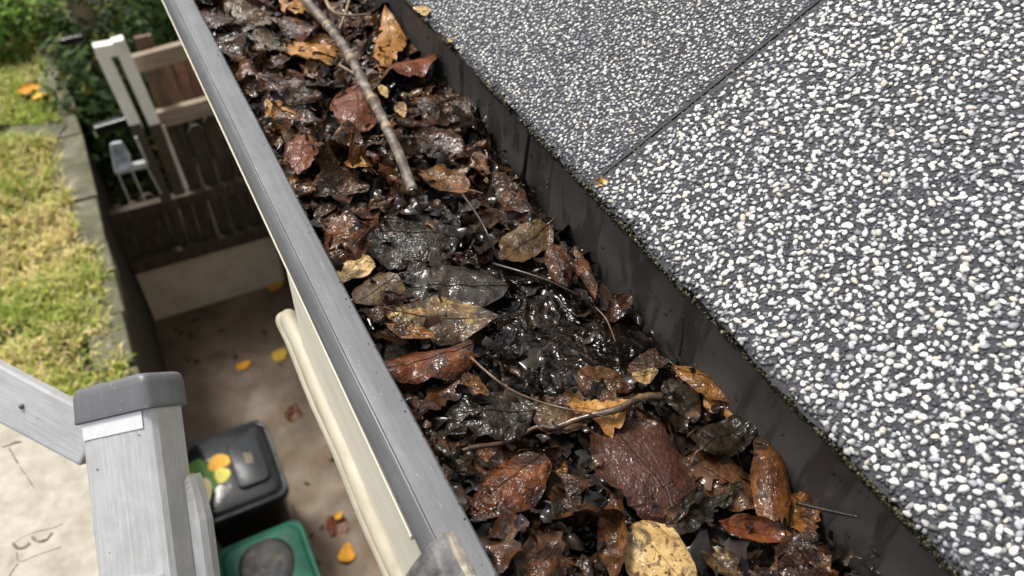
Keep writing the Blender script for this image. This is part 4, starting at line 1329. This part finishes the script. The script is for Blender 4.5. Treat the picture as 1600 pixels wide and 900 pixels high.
def blades(n, x0, x1, y0, y1, seed, Lr=(0.030, 0.075), wd=0.0036):
    rg = np.random.default_rng(seed)
    x = rg.uniform(x0, x1, n); y = rg.uniform(y0, y1, n)
    cl = fbm(np.stack([x * 9, y * 9, x * 0 + 4], -1), 2)
    ok = (rg.random(n) < 0.6 + 0.5 * cl)
    # bare edging strip across the lawn
    yc = 3.88 + (x + 0.30) * (-0.47)
    ok &= np.abs(y - yc) > 0.075
    # grass creeps over the coping only in places
    over = 0.5 + 0.9 * fbm(np.stack([y * 2.2, y * 0 + 1, y * 0], -1), 2)
    lim = np.where(y < 2.95, 0.150, np.where(y < 4.0, 0.045, 0.05))
    ok &= (x < XW - 0.140 + lim * (0.55 + 0.75 * np.clip(over, 0, 1)))
    x, y, cl = x[ok], y[ok], cl[ok]
    n = len(x)
    z = lawn_h(x, y)
    z = np.where(x > XW - 0.13, np.maximum(z, ZT - 0.012), z)
    L = rg.uniform(*Lr, n) * (1 + 0.4 * cl)
    az = rg.uniform(0, 2 * np.pi, n); lean = rg.uniform(0.35, 1.25, n)
    dx, dy = np.cos(az), np.sin(az)
    px, py = -dy, dx
    V = np.zeros((n, 8, 3))
    for k, t in enumerate((0, 0.35, 0.7, 1.0)):
        ang = lean * t
        hx = L * t * np.sin(ang * 0.9); hz = L * t * np.cos(ang)
        cx, cy, cz = x + dx * hx, y + dy * hx, z + hz
        wv = wd * (1 - 0.85 * t) * (1 + 0.5 * rg.random(n))
        V[:, 2 * k] = np.stack([cx + px * wv, cy + py * wv, cz], -1)
        V[:, 2 * k + 1] = np.stack([cx - px * wv, cy - py * wv, cz], -1)
    F0 = np.array([[0, 1, 3, 2], [2, 3, 5, 4], [4, 5, 7, 6]])
    F = F0[None] + (np.arange(n) * 8)[:, None, None]
    g = 0.16 + 0.70 * fbm(np.stack([x * 2.6 + 3, y * 2.6, x * 0], -1), 3) + 0.45 * np.clip((y - 3.75) / 0.5, -0.25, 1)
    straw = rg.random(n) > np.clip(g, 0.12, 0.95)
    C = np.where(straw[:, None], np.array([0.80, 0.66, 0.30]) * rg.uniform(0.6, 1.25, (n, 1)), np.array([0.30, 0.39, 0.07]) * rg.uniform(0.6, 1.5, (n, 1)))
    yel = rg.random(n) < 0.12
    C[yel] = np.array([0.58, 0.54, 0.08]) * rg.uniform(0.6, 1.2, (yel.sum(), 1))
    return V.reshape(-1, 3), F.reshape(-1, 4), np.repeat(C, 8, axis=0)


V, F, C = blades(115000, -1.5, XW - 0.005, 1.2, 6.2, 4)
o = link('lawn_grass', fast_mesh('lawn_grass', V, F, C), M['grass'])
o['kind'] = 'stuff'
tag(o, 'shaggy straw and green grass on the terrace beyond the wall', 'grass')
edging = thing('stone_edging', (-0.6, 3.95, ZT), 'strip of flat mossy edging stones crossing the lawn', 'edging')
for k in range(5):
    xx = -0.50 - 0.28 * k
    box('edging_stone', (xx, 3.88 + (xx + 0.30) * (-0.47), ZT - 0.02 + 0.012 * k), (0.26, 0.11, 0.05), M['stone'], edging, rot=(0, 0, -0.44), bev=0.008, jit=0.006)


def ground_leaf(px, py, z, L, W, kind, mat, label, ang=None, group=None, cup=0.4, lift=0.006):
    LEAFSEED[0] += 1
    c = atz(px, py, z)
    V, F, uu, vv = leaf_arrays(L, W, kind, cup, 0.5, 0.05, LEAFSEED[0], 20, 12, ragged=0.08)
    o = link('leaf', leaf_mesh('leaf', V, F, uu, vv), mat)
    o.location = c + Vector((0, 0, lift))
    o.rotation_euler = (random.uniform(-0.15, 0.15), random.uniform(-0.15, 0.15), random.uniform(0, 6.28) if ang is None else ang)
    tag(o, label, 'leaf', group)


ZP = ZG + 0.012
ground_leaf(381, 571, ZP, 0.085, 0.055, 'ovate', M['ochre'], 'small yellow leaf on the path beyond the bins, nearer the wall', 0.3)
ground_leaf(439, 555, ZP, 0.10, 0.07, 'ovate', M['yellow'], 'pale yellow leaf on the path nearest the white moulding', 0.6)
ground_leaf(430, 447, ZP, 0.10, 0.07, 'ovate', M['ochre'], 'orange leaf at the foot of the pale gravel board', 0.2)
ground_leaf(458, 645, ZP, 0.11, 0.08, 'lobed', M['red'], 'red brown lobed leaf on the path beside the black bin', 1.0)
ground_leaf(536, 728, ZP, 0.075, 0.05, 'ovate', M['ochre'], 'small yellow orange leaf half under the moulding', 1.6)
ground_leaf(541, 864, ZP, 0.10, 0.075, 'ovate', M['ochre'], 'bright orange leaf on the path beside the green bin', 1.0)
ground_leaf(524, 822, ZP, 0.13, 0.09, 'lobed', M['red'], 'dark red brown leaf on the path beside the green bin', 2.0)
ground_leaf(530, 806, ZP + 0.014, 0.05, 0.03, 'ovate', M['ochre'], 'small orange leaf lying on the dark red brown leaf', 0.5)
ground_leaf(46, 141, ZT + 0.055, 0.11, 0.09, 'round', M['ochre'], 'orange leaf on the lawn beyond the edging stones', 0.4, cup=0.8)
ground_leaf(65, 152, ZT + 0.06, 0.09, 0.07, 'round', M['yellow'], 'bright yellow leaf on the lawn beside the orange leaf', 0.4, cup=0.8)
rnd = random.Random(12)
for k in range(16):
    px_, py_ = rnd.choice([(rnd.uniform(268, 300), rnd.uniform(515, 600)), (rnd.uniform(300, 470), rnd.uniform(500, 640)), (rnd.uniform(470, 560), rnd.uniform(680, 890))])
    ground_leaf(px_, py_, ZP, rnd.uniform(0.025, 0.05), rnd.uniform(0.015, 0.03), 'lobed', M[rnd.choice(['brown', 'dark', 'greybrown'])], 'small dead brown leaf scrap on the stained path', None, 'leaf scraps on the path', lift=0.003)


# ------------------------------------------------------------------ fence
YF = 3.58
gb = box('gravel_board', (0.085, YF + 0.02, ZG + 0.215), (0.77, 0.05, 0.41), M['gravel_board'], bev=0.006, jit=0.002)
tag(gb, 'pale concrete gravel board under the dark fence at the end of the path', 'gravel board')
fence = thing('fence', (0.1, YF, ZG + 0.42), 'dark brown picket fence with two rails standing on the pale gravel board', 'fence')
beam('rail', (-0.30, YF - 0.035, -2.545), (0.45, YF - 0.035, -2.545), 0.045, 0.075, M['fence'], fence)
beam('rail', (-0.30, YF - 0.035, -2.205), (0.45, YF - 0.035, -2.205), 0.045, 0.065, M['fence'], fence)
rnd = random.Random(4)
x = -0.26
while x < 0.44:
    wdt = rnd.uniform(0.062, 0.074)
    top = -1.80 + rnd.uniform(-0.04, 0.03) if x > 0.06 else -2.16 + rnd.uniform(-0.02, 0.02)
    bot = -2.57
    V, F = [], []
    pr = [(-wdt / 2, bot), (wdt / 2, bot), (wdt / 2, top - 0.03), (wdt * 0.22, top), (-wdt * 0.22, top), (-wdt / 2, top - 0.03)]
    for yy_ in (YF, YF + 0.018):
        V += [Vector((x + a, yy_, b)) - fence.location for a, b in pr]
    F = [tuple(range(6)), tuple(reversed(range(6, 12)))] + [(k + 6, (k + 1) % 6 + 6, (k + 1) % 6, k) for k in range(6)]
    link('picket', mesh('picket', V, F), M['fence'], fence)
    x += wdt + rnd.uniform(0.006, 0.016)
box('end_post', (0.495, YF - 0.03, -2.2), (0.085, 0.09, 1.6), M['brown_wood'], fence, bev=0.005)

trellis = thing('trellis', (0.3, YF, -1.8), 'open timber frame of pale rails and brown uprights above the fence', 'trellis')
beam('rail', (0.02, YF - 0.03, -1.735), (0.62, YF - 0.03, -1.70), 0.04, 0.085, M['grey_wood'], trellis)
beam('rail', (0.02, YF - 0.03, -1.445), (0.62, YF - 0.03, -1.39), 0.04, 0.080, M['grey_wood'], trellis)
for xx, w_ in ((0.105, 0.075), (0.36, 0.075), (0.50, 0.06)):
    box('upright', (xx, YF + 0.03, -1.65), (w_, 0.025, 0.60), M['brown_wood'], trellis, bev=0.003)

for k, (xx, rz) in enumerate(((0.18, 0.1), (0.24, -0.05), (0.30, 0.08), (0.42, 0.0))):
    o = box('roof_tile', (xx, YF + 0.34, -1.78 + 0.03 * (k % 2)), (0.055, 0.03, 0.34), M['terracotta'], None, rot=(-0.25, 0.05 * (k - 1), rz), bev=0.004)
    tag(o, 'terracotta tile leaning upright behind the open timber frame', 'tile', 'terracotta tiles behind the timber frame')
o = beam('stake', (0.205, YF + 0.10, -2.0), (0.165, YF + 0.10, -1.52), 0.02, 0.014, M['pale_twig'])
tag(o, 'thin pale stake behind the timber frame beside the terracotta tiles', 'stake')

# white post made of two boards
post = thing('gate_post', (0.0, 3.45, ZG), 'white painted double post with dark brown lower half', 'post')
YP = 3.45


def pp(px, py):
    return aty(px, py, YP)


beam('board', pp(160, 84), pp(214, 200), 0.05, 0.052, M['white_paint'], post, up=(0, -1, 0))
beam('board', pp(183, 60), pp(244, 198), 0.05, 0.052, M['white_paint'], post, up=(0, -1, 0))
beam('cap', pp(148, 80), pp(182, 74), 0.055, 0.05, M['white_paint'], post, up=(0, -1, 0))
beam('lower_post', pp(209, 190), pp(262, 316), 0.05, 0.055, M['fence'], post, up=(0, -1, 0))  # below the white boards the post changes to dark brown
beam('lower_post', pp(240, 190), pp(280, 300), 0.052, 0.055, M['fence'], post, up=(0, -1, 0))
beam('edge_strip', pp(253, 196), pp(292, 296), 0.02, 0.010, M['white_paint'], post, up=(0, -1, 0))

# white stand with a plastic tray in the corner
stand = thing('plant_stand', (-0.15, 3.30, -2.3), 'small white metal stand holding a pale plastic tray beside the post', 'stand')
YS = 3.30


def ps(px, py):
    return aty(px, py, YS)


beam('shelf', ps(180, 267), ps(230, 255), 0.03, 0.03, M['white_metal'], stand, up=(0, -1, 0))
for a, b in (((184, 270), (203, 315)), ((205, 264), (227, 314)), ((228, 258), (252, 303))):
    beam('leg', ps(*a), ps(*b), 0.008, 0.009, M['white_metal'], stand, up=(0, -1, 0), bev=0.002)
beam('frame', ps(212, 214), ps(230, 255), 0.012, 0.014, M['white_metal'], stand, up=(0, -1, 0), bev=0.002)
cs = [ps(*q) for q in ((170, 222), (190, 218), (203, 240), (204, 258), (178, 266))]
cc = sum(cs, Vector()) / 5
V = [c + Vector((0, -0.02, 0)) for c in cs] + [c.lerp(cc, 0.3) + Vector((0, 0.03, 0)) for c in cs]
tray = link('plastic_tray', mesh('plastic_tray', [v - cc for v in V], [(0, 1, 6, 5), (1, 2, 7, 6), (2, 3, 8, 7), (3, 4, 9, 8), (4, 0, 5, 9), (5, 6, 7, 8, 9)]), M['clear'])
sm = tray.modifiers.new('thick', 'SOLIDIFY'); sm.thickness = 0.006
tray.location = cc
tag(tray, 'pale bluish plastic tray resting on the white stand', 'tray')
fr = thing('dark_rail', (-0.2, 3.9, -1.5), 'black rail frame in front of the dark shrub left of the white post', 'rail')
beam('top_rail', aty(92, 66, 4.0), aty(130, 58, 4.0), 0.03, 0.03, M['black_plastic'], fr)
beam('lower_rail', aty(148, 203, 3.7), aty(205, 186, 3.7), 0.04, 0.045, M['black_plastic'], fr)
pole = beam('pole', aty(108, -20, 4.4), aty(150, 62, 4.4), 0.09, 0.07, M['grey_wood'], up=(0, -1, 0))
tag(pole, 'grey weathered pole leaning behind the white post', 'pole')


# ------------------------------------------------------------------ shrubs
def shrub(c, size, n, seed, label, base=(0.055, 0.11, 0.022), lsize=0.03):
    rg = np.random.default_rng(seed)
    root = thing('shrub', (c[0], c[1], c[2] - size[2]), label, 'shrub')
    d = rg.normal(0, 1, (n, 3)); d /= np.linalg.norm(d, axis=1)[:, None]
    rad = rg.random(n) ** 0.45
    lump = 1 + 0.35 * vnoise(d * 2.3 + seed)
    P = d * (rad * lump)[:, None] * np.array(size)
    P[:, 2] += size[2]
    N = d + rg.normal(0, 0.7, (n, 3)) + np.array([0, 0, 0.7]); N /= np.linalg.norm(N, axis=1)[:, None]
    T = np.cross(N, rg.normal(0, 1, (n, 3))); T /= np.linalg.norm(T, axis=1)[:, None]
    B = np.cross(N, T)
    s = lsize * rg.uniform(0.6, 1.4, n)[:, None]
    V = np.stack([P - T * s, P + B * s * 0.45 + N * s * 0.1, P + T * s, P - B * s * 0.45 + N * s * 0.1], 1)
    F = np.arange(n * 4).reshape(n, 4)
    C = np.array(base) * rg.uniform(0.45, 1.6, (n, 1))
    y_ = rg.random(n) < 0.10
    C[y_] = np.array([0.20, 0.20, 0.04]) * rg.uniform(0.5, 1.1, (y_.sum(), 1))
    link('foliage', fast_mesh('foliage', V.reshape(-1, 3), F, np.repeat(C, 4, axis=0), smooth=False), M['foliage'], root)['kind'] = 'stuff'
    for k in range(5):
        a = rg.uniform(0, 6.28)
        e = Vector((math.cos(a) * size[0] * 0.5, math.sin(a) * size[1] * 0.5, size[2] * 1.2))
        pts = smooth_path([(0, 0, -max(0.0, c[2] - size[2] - ZG)), e * 0.4, e], 4)
        v_, f_ = tube_vf(pts, [0.014 * (1 - 0.7 * i / len(pts)) for i in range(len(pts))], 6)
        link('stem', mesh('stem', v_, f_), M['brown_wood'], root, smooth=True)
    return root


shrub((-0.10, 4.35, -2.05), (0.34, 0.40, 0.75), 3800, 1, 'dark green shrub filling the gap left of the white post', (0.040, 0.075, 0.018))
shrub((0.42, 4.75, -1.9), (0.48, 0.5, 0.95), 6000, 2, 'bushy green shrub behind the open timber frame', (0.055, 0.115, 0.022))
shrub((0.95, 4.5, -1.9), (0.5, 0.5, 1.0), 4000, 3, 'green shrub behind the frame next to the house', (0.05, 0.10, 0.02))
shrub((0.30, 6.2, -1.6), (0.9, 0.6, 1.3), 7000, 5, 'tall dark bush at the far end beyond the timber frame', (0.040, 0.085, 0.018), 0.035)
shrub((-0.62, 5.05, -1.80), (0.42, 0.30, 0.22), 2600, 6, 'low bright green plant at the far edge of the lawn', (0.12, 0.21, 0.035), 0.028)
shrub((-1.5, 6.6, -1.5), (1.3, 0.5, 0.9), 7000, 7, 'dark hedge behind the lawn', (0.030, 0.055, 0.016), 0.04)


# ------------------------------------------------------------------ bins
def bin_(loc, w_, d_, h_, body_mat, lid_mat, label):
    root = thing('bin', loc, label, 'bin')
    r = 0.045
    lp = [rr(w_ * 0.80, d_ * 0.80, r, 0.0), rr(w_ * 0.82, d_ * 0.82, r, 0.01), rr(w_ * 0.93, d_ * 0.93, r, h_ - 0.045), rr(w_ * 0.95, d_ * 0.95, r, h_ - 0.040)]
    loft('body', lp, body_mat, root, loc)
    lp = [rr(w_ * 0.97, d_ * 0.97, r, h_ - 0.045), rr(w_, d_, r, h_ - 0.042), rr(w_, d_, r, h_ - 0.018), rr(w_ * 0.985, d_ * 0.985, r, h_ - 0.011),
          rr(w_ * 0.955, d_ * 0.955, r, h_ - 0.010), rr(w_ * 0.93, d_ * 0.93, r, h_ - 0.015), rr(w_ * 0.90, d_ * 0.90, r, h_ - 0.014), rr(w_ * 0.86, d_ * 0.86, r, h_ - 0.002), rr(w_ * 0.82, d_ * 0.82, r, h_), rr(w_ * 0.4, d_ * 0.4, r * 0.6, h_ + 0.004)]
    loft('lid', lp, lid_mat, root, loc)
    return root


HB = 0.55
zl_ = ZG + 0.01 + HB
c1 = atz(410, 648, zl_); c2 = atz(452, 768, zl_)
bx = (c1.x + c2.x) / 2 + 0.004
wb, db = 0.345, (c1.y - c2.y) * 1.0
black = bin_((bx - wb / 2, (c1.y + c2.y) / 2, ZG + 0.01), wb, db, HB, M['black_plastic'], M['black_plastic'], 'black lidded bin with a fruit sticker on its glossy lid')
# raised plaque with faded print
pc = atz(388, 722, zl_ + 0.006)
o = loft('plaque', [rr(0.130, 0.235, 0.03, -0.006), rr(0.128, 0.233, 0.03, 0.008), rr(0.118, 0.223, 0.028, 0.011)], M['plaque'], black, pc)
for k in range(9):
    xx = pc.x + 0.006 + 0.010 * (k % 3 - 1)
    yy_ = pc.y + 0.034 - 0.019 * (k // 3) - 0.004 * (k % 3)
    box('print_mark', (xx, yy_, pc.z + 0.0116), (rnd.uniform(0.004, 0.008), rnd.uniform(0.008, 0.014), 0.0008), M['gold'], black, bev=0)


def disc(px, py, rx, ry, mat, h, rot=0.0, n=16):
    c = atz(px, py, zl_ + h)
    V = []
    for k in range(n):
        a = 2 * math.pi * k / n
        rj = 1 + 0.10 * math.sin(3 * a + px)
        V.append(Vector((rx * rj * math.cos(a + rot), ry * rj * math.sin(a + rot), 0)))
    V2 = V + [v - Vector((0, 0, 0.0012)) for v in V]
    F = [tuple(range(n))] + [(k, n + k, n + (k + 1) % n, (k + 1) % n) for k in range(n)]
    o = link('sticker', mesh('sticker', V2, F), mat, black)
    o.location = c - black.location


for d_ in ((306, 738, 0.040, 0.034, 'st_green', 0.0062), (322, 752, 0.038, 0.036, 'st_green', 0.0070), (342, 722, 0.034, 0.022, 'st_orange', 0.0078), (347, 742, 0.022, 0.022, 'st_yellow', 0.0084), (314, 768, 0.032, 0.038, 'st_cream', 0.0090), (296, 750, 0.02, 0.02, 'st_yellow', 0.0098)):
    disc(d_[0], d_[1], d_[2] * 1.35, d_[3] * 1.7, M[d_[4]], d_[5])

HG = 0.50
zg_ = ZG + 0.01 + HG
g1 = atz(463, 806, zg_)
wg_, dg_ = 0.335, 0.36
green = bin_((g1.x + 0.012 - wg_ / 2, g1.y - dg_ / 2, ZG + 0.01), wg_, dg_, HG, M['green_plastic'], M['green_plastic'], 'green bin with a dark dirty oval in its lid in front of the black bin')
gc = atz(418, 885, zg_ + 0.006)


def ell(rx, ry, z, n=28):
    return [Vector((rx * math.cos(2 * math.pi * k / n), ry * math.sin(2 * math.pi * k / n), z)) for k in range(n)]


loft('dirty_oval', [[v * (1 + 0.05 * math.sin(3 * 2 * math.pi * k / 28)) for k, v in enumerate(ell(0.100, 0.120, -0.002))], ell(0.092, 0.110, 0.001), ell(0.06, 0.07, 0.0015)], M['dirt_dark'], green, gc)
